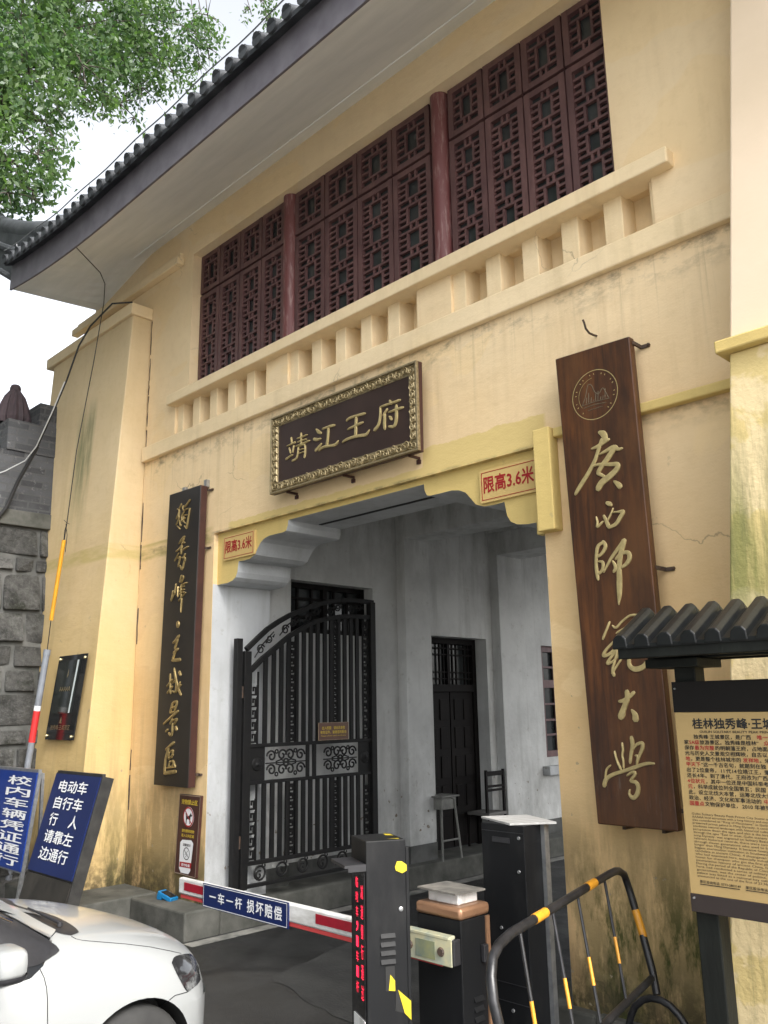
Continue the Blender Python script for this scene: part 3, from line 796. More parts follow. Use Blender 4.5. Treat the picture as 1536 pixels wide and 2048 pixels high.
structure(build(pv, "pavement", m_conc, bevel=0.018))
rl = MB()
rl.add([(-7.40, 4.66, 0.004), (-7.24, 4.66, 0.004), (-7.24, 13.5, 0.004), (-7.40, 13.5, 0.004)], [(0, 1, 2, 3)])
_pp = [(-5.97, 4.60), (-6.32, 5.76), (-6.29, 6.6), (-6.07, 7.07), (-5.69, 6.88), (-4.89, 5.52), (-4.34, 4.73), (-4.77, 4.34), (-5.25, 4.41)]
ROAD_PATCH = []
_r = random.Random(9)
for (a_, b_), (c_, d_) in zip(_pp, _pp[1:] + _pp[:1]):
    for k in range(7):
        ROAD_PATCH.append((a_ + (c_ - a_) * k / 7 + _r.uniform(-.025, .025), b_ + (d_ - b_) * k / 7 + _r.uniform(-.025, .025)))
pt = MB()
pt.add([(x, y, 0.004) for x, y in ROAD_PATCH], [tuple(range(len(ROAD_PATCH)))])
structure(build(pt, "road_patch", M("pale worn patch", (0.034, 0.034, 0.032), (0.010, 0.010, 0.010), 3.5, 0.85, bs=0.8, bscale=40, world=True, lo=0.3, hi=0.7)))
structure(build(rl, "road_line", M("worn pale edging", (0.30, 0.29, 0.26), (0.12, 0.12, 0.11), 5, 0.85, world=True)))

# ------------------------------------------------------------------ gatehouse
gh = thing("gatehouse", "cream and ochre two-storey gatehouse with a wide vehicle passage and maroon lattice windows", "building", (-5.5, 5.0, 0))

def plate(outline, holes, y0, y1):
    """flat wall with openings: x,z outline and holes, extruded from y0 to y1"""
    cu = bpy.data.curves.new('plate', 'CURVE')
    cu.dimensions = '2D'
    cu.fill_mode = 'BOTH'
    cu.extrude = (y1 - y0) / 2
    for poly in [outline] + holes:
        sp = cu.splines.new('POLY')
        sp.points.add(len(poly) - 1)
        for p, q in zip(sp.points, poly):
            p.co = (q[0], q[1], 0, 1)
        sp.use_cyclic_u = True
    o = bpy.data.objects.new('plate', cu)
    COL.objects.link(o)
    bpy.context.view_layer.update()
    me = bpy.data.meshes.new_from_object(o.evaluated_get(bpy.context.evaluated_depsgraph_get()))
    mb = MB()
    ym = (y0 + y1) / 2
    mb.add([(v.co.x, ym - v.co.z, v.co.y) for v in me.vertices], [tuple(p.vertices) for p in me.polygons])
    bpy.data.objects.remove(o)
    bpy.data.curves.remove(cu)
    bpy.data.meshes.remove(me)
    return mb

WX0, WX1, WZ0, WZ1 = -8.223, -2.625, 5.74, 7.50
LZ1 = 5.24     # top of the string course
SZ0 = 5.625    # underside of the sill
bays = [(-8.50, -6.72), (-6.366, -4.573), (-4.19, -2.36)]
holes = [[(WX0, WZ0), (WX1, WZ0), (WX1, WZ1), (WX0, WZ1)]]
for a, b in bays:
    holes.append([(a, 5.20), (b, 5.20), (b, SZ0 + 0.03), (a, SZ0 + 0.03)])
outl = [(-11.1, 0.2), (-7.6, 0.2), (-7.6, 3.945), (-3.4, 3.945), (-3.4, 0.2), (1.6, 0.2), (1.6, 8.3), (-10.78, 8.3), (-10.78, 7.45), (-11.1, 7.45)]
build(plate(outl, holes, 5.0, 5.24), "wall", m_wall, gh)
bk = MB()
bk.box((-11.05, 5.245, 0.2), (-7.66, 5.70, 5.70))
bk.box((-3.34, 5.245, 0.2), (1.55, 5.70, 5.70))
bk.box((-11.05, 5.30, 5.70), (-7.66, 5.70, 8.25))
bk.box((-3.34, 5.30, 5.70), (1.55, 5.70, 8.25))
bk.box((-7.66, 5.245, 3.95), (-3.34, 5.70, 5.70))
bk.box((-7.66, 5.30, 5.70), (-3.34, 5.70, 8.25))
bk.box((-11.05, 5.70, 0.2), (-10.8, 13.5, 8.25))
bk.box((-3.25, 5.70, 0.2), (-2.95, 9.2, 4.9))
bk.box((-3.25, 9.2, 4.1), (-2.95, 13.5, 4.9))
bk.box((1.3, 5.70, 0.2), (1.55, 8.0, 8.25))
bk.box((-2.95, 8.0, 0.2), (1.3, 8.2, 8.25))
bk.box((-3.25, 5.70, 4.9), (1.5, 13.2, 5.05))
bk.box((-11.0, 13.2, 4.9), (1.5, 13.5, 8.25))
build(bk, "wall", m_white, gh)
# niche backs with posts
nb = MB()
for a, b in bays:
    L = b - a
    pitch, post = L * 0.199, L * 0.08
    nb.box((a - 0.02, 5.222, 5.18), (b + 0.02, 5.238, SZ0 + 0.05))
    x = a + L * 0.075
    nb.box((a, 5.03, 5.20), (x, 5.224, SZ0 + 0.03))
    for k in range(4):
        x += L * 0.117
        nb.box((x, 5.03, 5.20), (x + post, 5.224, SZ0 + 0.03))
        x += post
    nb.box((x + L * 0.117, 5.03, 5.20), (b, 5.224, SZ0 + 0.03))
build(nb, "niche_panel", m_trim, gh, bevel=0.006)
s = MB()
s.box((-9.14, 4.935, 5.06), (-1.70, 5.0, LZ1))
build(s, "string_course", m_trim, gh, bevel=0.012)
s = MB()
s.box((-8.55, 4.90, SZ0), (-2.19, 5.12, 5.745))
build(s, "sill", m_trim, gh, bevel=0.012)
s = MB()
s.box((-11.3, 4.90, 7.43), (-8.42, 5.0, 7.53))
s.box((-11.22, 4.945, 7.53), (-8.44, 5.0, 7.60))
build(s, "cornice", m_trim, gh, bevel=0.012)
s = MB()
s.box((-3.24, 4.93, 3.955), (-1.80, 5.0, 4.022))
build(s, "moulding", m_yell, gh, bevel=0.01)
s = MB()
s.box((-3.385, 4.89, 3.285), (-3.245, 5.0, 4.03))
s.box((-3.46, 4.985, 3.285), (-3.385, 5.06, 3.40))
build(s, "frame_block", m_yell, gh, bevel=0.008)

# bracketed lintel
half = [(0.90, 3.90), (0.905, 3.85), (0.93, 3.80), (0.97, 3.79), (1.20, 3.79), (1.28, 3.775), (1.34, 3.745), (1.39, 3.69), (1.44, 3.63), (1.52, 3.60), (1.62, 3.595),
        (1.715, 3.60), (1.725, 3.55), (1.735, 3.49), (1.765, 3.44), (1.82, 3.41), (1.92, 3.395), (2.1, 3.395)]
prof = [(-5.5 - a, z) for a, z in half][::-1] + [(-5.5 + a, z) for a, z in half] + [(-3.4, 3.96), (-7.6, 3.96)]
for nm, ya, yb, front, dz in (("lintel", 5.055, 5.745, m_yell, 0.0),):
    mb = MB()
    pp = [(x, z + (dz if z < 3.95 else 0)) for x, z in prof]
    mb.prism(pp, lambda x, z: (x, ya, z), lambda x, z: (x, yb, z))
    mb.m = [0] + [1] * (len(mb.f) - 1)
    build(mb, nm, [front, m_jamb], gh)
s = MB()
s.box((-6.36, 5.41, 3.894), (-4.62, 5.45, 3.902))  # thin dark strip, its colour standing in for the shade of a groove
build(s, "groove_shade", m_dark, gh)
s = MB()
s.box((-7.66, 5.003, 0.25), (-7.597, 5.75, 3.40))
build(s, "jamb", m_jamb, gh)
s = MB()
s.box((-3.403, 5.003, 0.25), (-3.34, 5.75, 3.40))
build(s, "jamb", m_jamb, gh)

# buttresses
s = MB()
s.hexa([(-11.25, 4.38, 0.2), (-9.15, 4.38, 0.2), (-9.15, 5.0, 0.2), (-11.25, 5.0, 0.2)],
       [(-11.45, 4.745, 6.96), (-9.165, 4.745, 6.96), (-9.165, 5.0, 6.96), (-11.45, 5.0, 6.96)])
lb = build(s, "buttress", m_butt, gh, bevel=0.012)
s = MB()
s.box((-11.62, 4.70, 6.955), (-9.13, 5.0, 7.11))
build(s, "cap", m_trim, lb, bevel=0.012)
s = MB()
s.hexa([(-2.13, 4.38, 0.2), (1.6, 4.38, 0.2), (1.6, 5.0, 0.2), (-2.13, 5.0, 0.2)],
       [(-1.806, 4.59, 4.03), (1.6, 4.59, 4.03), (1.6, 5.0, 4.03), (-1.806, 5.0, 4.03)])
rb = build(s, "buttress", m_mossb, gh, bevel=0.012)
s = MB()
s.box((-1.865, 4.53, 4.03), (1.65, 5.0, 4.105))
build(s, "cap", m_yell, rb, bevel=0.01)
s = MB()
s.hexa([(-1.80, 4.597, 4.105), (1.6, 4.597, 4.105), (1.6, 5.0, 4.105), (-1.80, 5.0, 4.105)],
       [(-1.44, 4.80, 8.2), (1.6, 4.80, 8.2), (1.6, 5.0, 8.2), (-1.44, 5.0, 8.2)])
build(s, "upper_face", m_pink, rb, bevel=0.012)

s = MB()
rj = random.Random(2)
zz_ = 0.3
while zz_ < 6.95:
    h_ = rj.uniform(0.12, 0.5)
    if rj.random() < 0.8:
        s.tube([(-9.145 + rj.uniform(-.006, .006), 4.997, zz_ + h_ * k / 4) for k in range(5)], [rj.uniform(.003, .010) for _ in range(5)], 6)
    zz_ += h_ + rj.uniform(0, 0.12)
build(s, "joint_crack", m_rust, gh)

# ---- windows: three bays of four leaves between two columns
def lattice(mb, x0, x1, z0, z1, units, y0, y1):
    W = x1 - x0
    bw = 0.022
    a0, a1 = x0 + W * 0.285, x1 - W * 0.285
    hj = 0.075
    H = (z1 - z0 - hj * (units + 1)) / units
    def hb(z, xa, xb):
        mb.box((xa, y0, z - bw / 2), (xb, y1, z + bw / 2))
    def vb(x, za, zb, e=0.002):
        mb.box((x - bw / 2, y0 + e, za), (x + bw / 2, y1 - e, zb))
    z = z0
    for k in range(units + 1):
        # joint row: left cell, small square, right cell
        if k > 0:
            hb(z, x0, x1)
        if k < units:
            hb(z + hj, x0, x1)
        c0, c1 = x0 + W * 0.40, x1 - W * 0.40
        vb(c0, z, z + hj)
        vb(c1, z, z + hj)
        if k < units:
            zb = z + hj
            vb(a0, zb, zb + H)
            vb(a1, zb, zb + H)
            for f in (0.33, 0.67):
                hb(zb + H * f, x0, a0)
                hb(zb + H * f, a1, x1)
        z += hj + H

def leaf(w_, z0, z1, units, xo):
    fr = MB()
    st = 0.056
    fr.box((xo, 5.105, z0), (xo + st, 5.155, z1))
    fr.box((xo + w_ - st, 5.105, z0), (xo + w_, 5.155, z1))
    fr.box((xo + st, 5.107, z0), (xo + w_ - st, 5.153, z0 + 0.055))
    fr.box((xo + st, 5.107, z1 - 0.055), (xo + w_ - st, 5.153, z1))
    lattice(fr, xo + st, xo + w_ - st, z0 + 0.055, z1 - 0.055, units, 5.115, 5.145)
    o = build(fr, "window_leaf" if units > 1 else "transom_light", m_maroon, gh)
    pn = MB()
    pn.box((xo + st - 0.01, 5.150, z0 + 0.045), (xo + w_ - st + 0.01, 5.158, z1 - 0.045))
    build(pn, "pane", m_pane, o)
    return o
for bx0, bx1 in ((-8.21, -6.57), (-6.40, -4.455), (-4.24, -2.63)):
    w_ = (bx1 - bx0) / 4
    a = leaf(w_ - 0.014, 5.76, 6.965, 4, bx0 + 0.007)
    b = leaf(w_ - 0.014, 6.995, 7.49, 1, bx0 + 0.007)
    for k in range(1, 4):
        for o in (a, b):
            c = kid(o, gh)
            c.location.x += w_ * k
s = MB()
s.box((WX0, 5.16, 5.72), (WX1, 5.19, 7.51))
build(s, "window_backing", m_maroon, gh)
for cx in (-6.485, -4.348):
    s = MB()
    s.lathe((cx, 5.13, 0), [(0.085, 5.74), (0.085, 7.42), (0.088, 7.44), (0.088, 7.497)], 20)
    build(s, "column", m_col, gh, smooth=True)

# ---- roof
def lift(x):
    return 0.20 * max(0.0, (-8.0 - x) / 2.65) ** 2
def drop(x):
    return 0.27 * max(0.0, min(1.0, (-9.25 - x) / 1.3))
XS = [-10.72 + k * (12.3 / 60) for k in range(61)]
rows = [[(x, 3.80, 7.355 + lift(x)), (x, 4.4, 7.645 + lift(x) * 0.5 - drop(x) * 0.5), (x, 5.0, 7.935 - drop(x)), (x, 5.05, 8.2), (x, 3.80, 7.6 + lift(x))] for x in XS]
rows = [r + [r[0]] for r in rows]
s = MB()
s.grid(rows)
s.add(rows[0][:5], [(0, 1, 2, 3, 4)])
s.add(rows[-1][:5], [(4, 3, 2, 1, 0)])
build(s, "soffit", m_soff, gh)
s = MB()
for nm, pts in (("x", ()),):
    pass
bead = [(x, 4.955, 7.90) for x in XS]
s.tube([(x, 4.80, 7.838) for x in XS if x > -9.9], 0.008, 6)
build(s, "soffit_bead", m_soff, gh)
rows = [[(x, 3.775, 7.335 + lift(x)), (x, 3.797, 7.335 + lift(x)), (x, 3.797, 7.70 + lift(x)), (x, 3.775, 7.70 + lift(x)), (x, 3.775, 7.335 + lift(x))] for x in XS]
s = MB()
s.grid(rows)
s.add(rows[0][:4], [(0, 1, 2, 3)])
s.add(rows[-1][:4], [(3, 2, 1, 0)])
build(s, "fascia", m_fascia, gh)
def slope(x, y):
    return 7.70 + lift(x) * max(0, 1 - (y - 3.7) / 3) + (y - 3.68) * 0.46 + 0.02 * (y - 3.68) ** 2
YS = [3.68 + k * 0.6 for k in range(10)]
rows = [[(x, y, slope(x, y)) for y in YS] + [(x, y, slope(x, y) - 0.05) for y in YS[::-1]] for x in XS]
rows = [r + [r[0]] for r in rows]
s = MB()
s.grid(rows)
s.add(rows[0][:-1], [tuple(range(20))])
roof = build(s, "roof", m_tile, gh)
s = MB()
x = -10.66
while x < 1.4:
    s.tube([(x, 3.655, slope(x, 3.655) + 0.035)] + [(x, y, slope(x, y) + 0.035) for y in YS[1:]], 0.06, 10)
    s.lathe((x, 3.650, slope(x, 3.66) + 0.032), [(0.052, 0.0), (0.067, 0.002), (0.067, 0.03)], 12, (0, 1, 0))
    x += 0.205
build(s, "tile_ridge", m_tile, roof, smooth=True)
s = MB()
s.tube([(x, 3.66, slope(x, 3.66) + 0.17 + 0.012 * math.sin(x * 5)) for x in XS], 0.007, 5)
for k in range(2, 60, 5):
    x = XS[k]
    s.tube([(x, 3.70, slope(x, 3.7) + 0.03), (x, 3.66, slope(x, 3.66) + 0.17)], 0.005, 5)
build(s, "lightning_conductor", m_steel, gh)
# upswept ridge at the eave corner
top = [(-9.45, 7.90), (-10.1, 8.17), (-10.7, 8.43), (-11.35, 8.76), (-11.97, 9.12), (-12.6, 9.62), (-13.0, 10.05)]
bot = [(-12.95, 9.62), (-12.5, 9.0), (-11.9, 8.50), (-11.3, 8.08), (-10.72, 7.72), (-10.2, 7.66), (-9.45, 7.72)]
s = MB()
s.prism(top + bot, lambda x, z: (x, 3.84, z), lambda x, z: (x, 4.14, z))
hip = build(s, "hip_ridge", m_tile, gh)
s = MB()
s.tube([(x, 3.99, z + 0.01) for x, z in top], 0.17, 10)
mid = [((a[0] + b[0]) / 2, (a[1] + b[1]) / 2 + 0.05) for a, b in zip(top, bot[::-1])]
s.tube([(x, 3.83, z) for x, z in mid], 0.05, 8)
s.tube([(x, 3.83, z) for x, z in bot], 0.045, 8)
build(s, "moulding", m_tile, hip, smooth=True)

# ---- vehicle passage
s = MB()
XW0, XW1 = -8.05, -7.75
for y0, y1, z0, z1 in ((5.70, 6.17, 0.2, 4.8), (6.17, 7.49, 3.58, 4.8), (7.49, 8.58, 0.2, 4.8), (8.58, 9.75, 3.04, 4.8), (9.75, 11.1, 0.2, 4.8),
                       (11.1, 12.4, 0.2, 1.33), (11.1, 12.4, 3.0, 4.8), (12.4, 13.5, 0.2, 4.8)):
    s.box((XW0, y0, z0), (XW1, y1, z1))
s.box((XW0 - 0.1, 6.17, 0.2), (-7.86, 7.49, 2.98))
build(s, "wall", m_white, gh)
s = MB()
s.box((-8.1, 5.70, 4.75), (-2.95, 13.5, 4.90))
build(s, "ceiling", m_white, gh)
for y0, y1 in ((7.93, 8.41), (9.90, 10.50)):
    for xa, xb in ((-7.76, -7.60), (-3.40, -3.24)):
        s = MB()
        s.box((xa, y0, 0.25), (xb, y1, 4.76))
        build(s, "pier", m_white, gh, bevel=0.01)
    s = MB()
    s.box((-7.76, y0 + 0.004, 4.27), (-3.24, y1 - 0.004, 4.76))
    s.box((-7.76, y0 - 0.05, 4.60), (-3.24, y0 + 0.004, 4.66))
    build(s, "beam", m_white, gh, bevel=0.008)
s = MB()
for y0, y1, x in ((5.75, 6.17, -7.742), (7.49, 7.93, -7.742), (7.925, 8.415, -7.592), (8.41, 8.58, -7.742), (9.895, 10.505, -7.592), (10.5, 13.5, -7.742)):
    s.box((-7.76, y0, 0.24), (x, y1, 0.45))
s.box((-7.90, 6.17, 0.24), (-7.852, 7.49, 0.45))
build(s, "skirting", m_concd, gh)
# blind doorway light
fr = MB()
for y in (6.17, 6.80, 7.42):
    fr.box((-7.97, y, 2.98), (-7.91, y + 0.07, 3.58))
fr.box((-7.965, 6.24, 2.98), (-7.915, 7.42, 3.04))
fr.box((-7.965, 6.24, 3.52), (-7.915, 7.42, 3.58))
for y in (6.40, 6.62, 6.98, 7.2):
    fr.box((-7.955, y, 3.04), (-7.925, y + 0.03, 3.52))
for z in (3.16, 3.38):
    fr.box((-7.950, 6.24, z), (-7.930, 7.42, z + 0.03))
o = build(fr, "window", m_doorw, gh)
s = MB()
s.box((-7.985, 6.17, 2.96), (-7.972, 7.49, 3.6))
build(s, "pane", m_pane, o)
# timber door with lattice light over it
fr = MB()
fr.box((-8.02, 8.58, 0.25), (-7.95, 8.66, 3.04))
fr.box((-8.02, 9.67, 0.25), (-7.95, 9.75, 3.04))
fr.box((-8.02, 8.66, 2.96), (-7.95, 9.67, 3.04))
fr.box((-8.02, 8.66, 2.30), (-7.93, 9.67, 2.40))
fr.box((-8.01, 9.13, 2.40), (-7.96, 9.19, 2.96))
for y in (8.72, 8.80, 8.98, 9.06, 9.25, 9.33, 9.51, 9.59):
    fr.box((-8.0, y, 2.40), (-7.97, y + 0.02, 2.96))
for z in (2.47, 2.56, 2.80, 2.89):
    fr.box((-7.998, 8.66, z), (-7.972, 9.67, z + 0.02))
for y in (8.68, 9.18):
    fr.box((-8.01, y, 0.27), (-7.97, y + 0.48, 2.30))
    for j in range(5):
        fr.box((-7.985, y + 0.07, 0.40 + j * 0.38), (-7.955, y + 0.20, 0.68 + j * 0.38))
        fr.box((-7.985, y + 0.27, 0.40 + j * 0.38), (-7.955, y + 0.41, 0.68 + j * 0.38))
dr = build(fr, "door", m_doorw, gh, bevel=0.004)
s = MB()
s.box((-8.035, 8.6, 0.25), (-8.022, 9.7, 3.0))
build(s, "pane", m_pane, dr)
fr = MB()
fr.box((-7.86, 11.1, 1.33), (-7.80, 11.20, 3.0))
fr.box((-7.86, 12.3, 1.33), (-7.80, 12.4, 3.0))
for z, h in ((1.33, 0.09), (2.36, 0.12), (2.91, 0.09)):
    fr.box((-7.857, 11.2, z), (-7.803, 12.3, z + h))
for y in (11.5, 11.85):
    fr.box((-7.85, y, 1.42), (-7.81, y + 0.06, 2.91))
for z in (1.64, 1.86, 2.10, 2.66):
    fr.box((-7.845, 11.2, z), (-7.815, 12.3, z + 0.03))
o = build(fr, "window", m_maroon, gh)
s = MB()
s.box((-7.875, 11.1, 1.33), (-7.862, 12.4, 3.0))
build(s, "pane", m_pane, o)
s = MB()
s.box((-7.76, 10.98, 1.08), (-7.62, 12.5, 1.21))
build(s, "sill", m_jamb, o, bevel=0.01)

# ------------------------------------------------------------------ city wall
cw = thing("city_wall", "old grey city wall of mossy stone blocks with brick courses and merlon on top", "wall", (-10.8, 2.0, 0))
def wx(z):
    return -10.17 - 0.157 * z
s = MB()
s.hexa([(-12.4, -9, 0), (wx(0) - 0.06, -9, 0), (wx(0) - 0.06, 4.75, 0), (-12.4, 4.75, 0)], [(-12.6, -9, 4.45), (wx(4.45) - 0.06, -9, 4.45), (wx(4.45) - 0.06, 4.75, 4.45), (-12.6, 4.75, 4.45)])
build(s, "core", m_concd, cw)
s = MB()
z = 0.0
rr = random.Random(3)
while z < 4.40:
    h = min(rr.choice([0.22, 0.30, 0.40, 0.5]), 4.45 - z)
    if 4.45 - z - h < 0.2:
        h = 4.45 - z
    y = -2.0 - rr.random() * 0.4
    while y < 4.7:
        l = rr.uniform(0.24, 0.7)
        y1 = min(y + l, 4.72)
        if 4.72 - y1 < 0.15:
            y1 = 4.72
        g = rr.uniform(0.012, 0.03)
        d0, d1, d2, d3 = [rr.uniform(-0.07, 0.03) for _ in range(4)]
        s.hexa([(wx(z) - 0.5, y + g, z + g), (wx(z) + d0, y + g, z + g), (wx(z) + d1, y1 - g, z + g + rr.uniform(0, .015)), (wx(z) - 0.5, y1 - g, z + g)],
               [(wx(z + h) - 0.5, y + g, z + h - g), (wx(z + h) + d2, y + g + rr.uniform(0, .02), z + h - g), (wx(z + h) + d3, y1 - g, z + h - g - rr.uniform(0, .015)), (wx(z + h) - 0.5, y1 - g, z + h - g)])
        y = y1
    z += h
build(s, "stone_facing", m_stone, cw, bevel=0.022)
s = MB()
s.hexa([(-12.6, -9, 4.45), (wx(4.45) + 0.02, -9, 4.45), (wx(4.45) + 0.02, 4.72, 4.45), (-12.6, 4.72, 4.45)], [(-12.6, -9, 4.66), (wx(4.66) + 0.02, -9, 4.66), (wx(4.66) + 0.02, 4.72, 4.66), (-12.6, 4.72, 4.66)])
build(s, "stone_course", m_conc, cw, bevel=0.015)
s = MB()
s.hexa([(-12.6, -9, 4.66), (wx(4.66), -9, 4.66), (wx(4.66), 4.75, 4.66), (-12.6, 4.75, 4.66)], [(-12.6, -9, 5.48), (wx(5.48), -9, 5.48), (wx(5.48), 4.75, 5.48), (-12.6, 4.75, 5.48)])
build(s, "brick_course", m_cbrick, cw)
s = MB()
s.hexa([(-11.6, 4.02, 5.48), (wx(5.48) + 0.02, 4.02, 5.48), (wx(5.48) + 0.02, 4.78, 5.48), (-11.6, 4.78, 5.48)], [(-11.6, 4.04, 5.93), (wx(5.93) + 0.02, 4.04, 5.93), (wx(5.93) + 0.02, 4.78, 5.93), (-11.6, 4.78, 5.93)])
s.hexa([(-11.6, 4.45, 5.93), (wx(5.93) + 0.01, 4.45, 5.93), (wx(5.93) + 0.01, 4.78, 5.93), (-11.6, 4.78, 5.93)], [(-11.6, 4.47, 6.27), (wx(6.27), 4.47, 6.27), (wx(6.27), 4.78, 6.27), (-11.6, 4.78, 6.27)])
build(s, "merlon", m_cbrick, cw, bevel=0.01)
y = 1.2
while y > -8:
    s = MB()
    s.hexa([(-11.6, y, 5.48), (wx(5.48), y, 5.48), (wx(5.48), y + 1.2, 5.48), (-11.6, y + 1.2, 5.48)], [(-11.6, y, 6.2), (wx(6.2), y, 6.2), (wx(6.2), y + 1.2, 6.2), (-11.6, y + 1.2, 6.2)])
    build(s, "merlon", m_cbrick, cw, bevel=0.01)
    y -= 2.4

# closed parasol on the wall top
pu = thing("parasol", "closed maroon parasol standing on the grey brick wall top", "parasol", (-11.42, 4.22, 5.93))
s = MB()
rows = []
n = 28
for (h, r_) in ((0.02, 0.19), (0.10, 0.20), (0.28, 0.165), (0.42, 0.12), (0.52, 0.06)):
    rows.append([(-11.42 + r_ * (1 + 0.18 * (k % 2)) * math.cos(2 * math.pi * k / n), 4.22 + r_ * (1 + 0.18 * (k % 2)) * math.sin(2 * math.pi * k / n), 5.93 + h) for k in range(n + 1)])
s.grid(rows)
build(s, "canopy", m_umb, pu)
s = MB()
s.lathe((-11.42, 4.22, 5.93), [(0.016, -0.01), (0.016, 0.50), (0.07, 0.505), (0.075, 0.55), (0.06, 0.59), (0.05, 0.60)], 12)
build(s, "pole", m_umb, pu, smooth=True)

# ------------------------------------------------------------------ tree over the wall
tr = thing("broadleaf_tree", "tall broadleaf tree with hanging sprays of small leaves above the roof and grey wall", "tree", (-17.2, 3.2, 0))
def at(px, py, d):
    """a point of the crown, d metres out along the ground"""
    a = fw + r2 * ((px - 768) / 1700.93) - u2 * ((py - 1024) / 1700.93)
    return Vector((0, 0, 2.1)) + a * (d / math.hypot(a.x, a.y))
clumps = []
rr = random.Random(11)
def cl(px, py, d, r_):
    clumps.append((at(px, py, d), r_))
for q in ((40, 50, 14, 1.45), (140, 60, 14.5, 1.4), (60, 150, 13, 1.0), (225, 50, 15, 1.3), (165, 130, 13.5, 0.75), (10, 230, 13, 0.95), (60, 220, 13, 0.55),
          (250, 130, 15, 0.8), (310, 40, 15.5, 1.1), (285, 175, 15.5, 0.55), (375, 60, 16, 0.7), (345, 145, 16, 0.5), (240, 205, 14.5, 0.34), (205, 190, 14, 0.38),
          (20, 320, 12.5, 0.8), (75, 310, 12.5, 0.48), (15, 385, 12.3, 0.5), (65, 380, 12.4, 0.34), (100, 340, 12.6, 0.26), (415, 95, 16, 0.36), (400, 130, 16, 0.25),
          (520, 0, 17, 0.34), (500, 18, 17, 0.20), (535, 38, 17, 0.18), (-60, 150, 13.5, 1.6), (-80, 320, 12.5, 1.3), (-40, 20, 15, 1.9), (130, -60, 15, 2.0),
          (230, -70, 15.5, 1.5), (-150, 60, 14, 2.2), (415, 30, 16.5, 0.45), (180, 205, 13.8, 0.24), (110, 285, 12.8, 0.2), (320, 110, 15.5, 0.6), (200, 110, 14.5, 0.85), (270, 85, 15, 0.85), (270, 235, 15.2, 0.2), (120, 220, 13.2, 0.2)):
    cl(*q)
# rest of the crown, unseen, added over the lane to shade the facade
FRONT = len(clumps)
for _ in range(120):
    c_ = Vector((rr.uniform(-19, -5.0), rr.uniform(-13, -0.8), 0))
    c_.z = rr.uniform(9.0 + 0.55 * min(0.0, c_.y + 2.5), 13.5)
    clumps.append((c_, rr.uniform(1.2, 1.9)))
for _ in range(16):
    clumps.append((Vector((rr.uniform(-12, -5.5), rr.uniform(-8, -1), rr.uniform(12, 17))), rr.uniform(1.3, 1.9)))
for _ in range(60):
    clumps.append((Vector((rr.uniform(-19, -6), rr.uniform(-14, -4), rr.uniform(3.5, 9))), rr.uniform(1.2, 1.9)))
for _ in range(10):
    clumps.append((Vector((rr.uniform(-19, -14), rr.uniform(-0.8, 2.5), rr.uniform(9, 15))), rr.uniform(1.2, 1.8)))
vol = [c[1] ** 2.2 for c in clumps]
tot = [sum(vol[:FRONT]), sum(vol[FRONT:])]
V_, F_, T_ = [], [], []
npr = np.random.default_rng(5)
for ic, ((c, r_), vv) in enumerate(zip(clumps, vol)):
    n = max(40, int((34000 if ic < FRONT else 105000) * vv / tot[ic >= FRONT]))
    # twig tips inside the clump, leaves gathered round them
    nt_ = max(3, n // 26)
    d = npr.normal(size=(nt_, 3))
    d /= np.linalg.norm(d, axis=1)[:, None]
    tips = np.array(c) + d * (r_ * npr.uniform(0.25, 1.0, nt_) ** 0.6)[:, None] * np.array([1.0, 1.0, 0.85])
    k = npr.integers(0, nt_, n)
    P = tips[k] + npr.normal(size=(n, 3)) * 0.12 - np.array([0, 0, 1.0]) * npr.uniform(0, 0.16, n)[:, None]
    tint = npr.uniform(0, 0.5, nt_)[k] + npr.uniform(0, 0.3, n) + npr.uniform(-0.15, 0.3)
    A = npr.normal(size=(n, 3)) * np.array([1, 1, 0.5]) + np.array([0, 0, -0.9])
    A /= np.linalg.norm(A, axis=1)[:, None]
    B = np.cross(A, npr.normal(size=(n, 3)))
    B /= np.linalg.norm(B, axis=1)[:, None]
    N = np.cross(A, B)
    L = (npr.uniform(0.07, 0.155, n) * (1.0 if ic < FRONT else 2.2))[:, None]
    W = L * 0.25
    base = len(V_)
    q = np.stack([P, P + A * L * 0.45 + B * W + N * W * 0.3, P + A * L, P + A * L * 0.45 - B * W + N * W * 0.3], 1).reshape(-1, 3)
    V_.append(q)
    T_.append(np.repeat(tint, 4))
V_ = np.concatenate(V_)
T_ = np.concatenate(T_)
nq = len(V_) // 4
me = bpy.data.meshes.new("crown")
off = np.array([-17.2, 3.2, 0])
me.vertices.add(len(V_))
me.vertices.foreach_set('co', (V_ - off).ravel())
me.loops.add(nq * 4)
me.loops.foreach_set('vertex_index', np.arange(nq * 4))
me.polygons.add(nq)
me.polygons.foreach_set('loop_start', np.arange(0, nq * 4, 4))
me.update(calc_edges=True)
at_ = me.attributes.new('tint', 'FLOAT', 'POINT')
at_.data.foreach_set('value', T_.astype(np.float32))
me.materials.append(m_leaf)
o = bpy.data.objects.new("crown", me)
COL.objects.link(o)
o.parent = tr
s = MB()
s.tube([(-17.2, 3.2, -0.2), (-17.1, 3.3, 3), (-16.6, 3.4, 6.5), (-16.0, 3.7, 9.5), (-15.2, 4.2, 12), (-14.6, 4.8, 14)], [0.45, 0.38, 0.33, 0.27, 0.18, 0.10], 12)
s.tube([(-16.6, 3.4, 6.5), (-16.2, 1.0, 8.6), (-15.5, -3.5, 10.5), (-13.0, -6.0, 11.5)], [0.3, 0.22, 0.14, 0.08], 10)
build(s, "trunk", m_bark, tr, smooth=True)
s = MB()
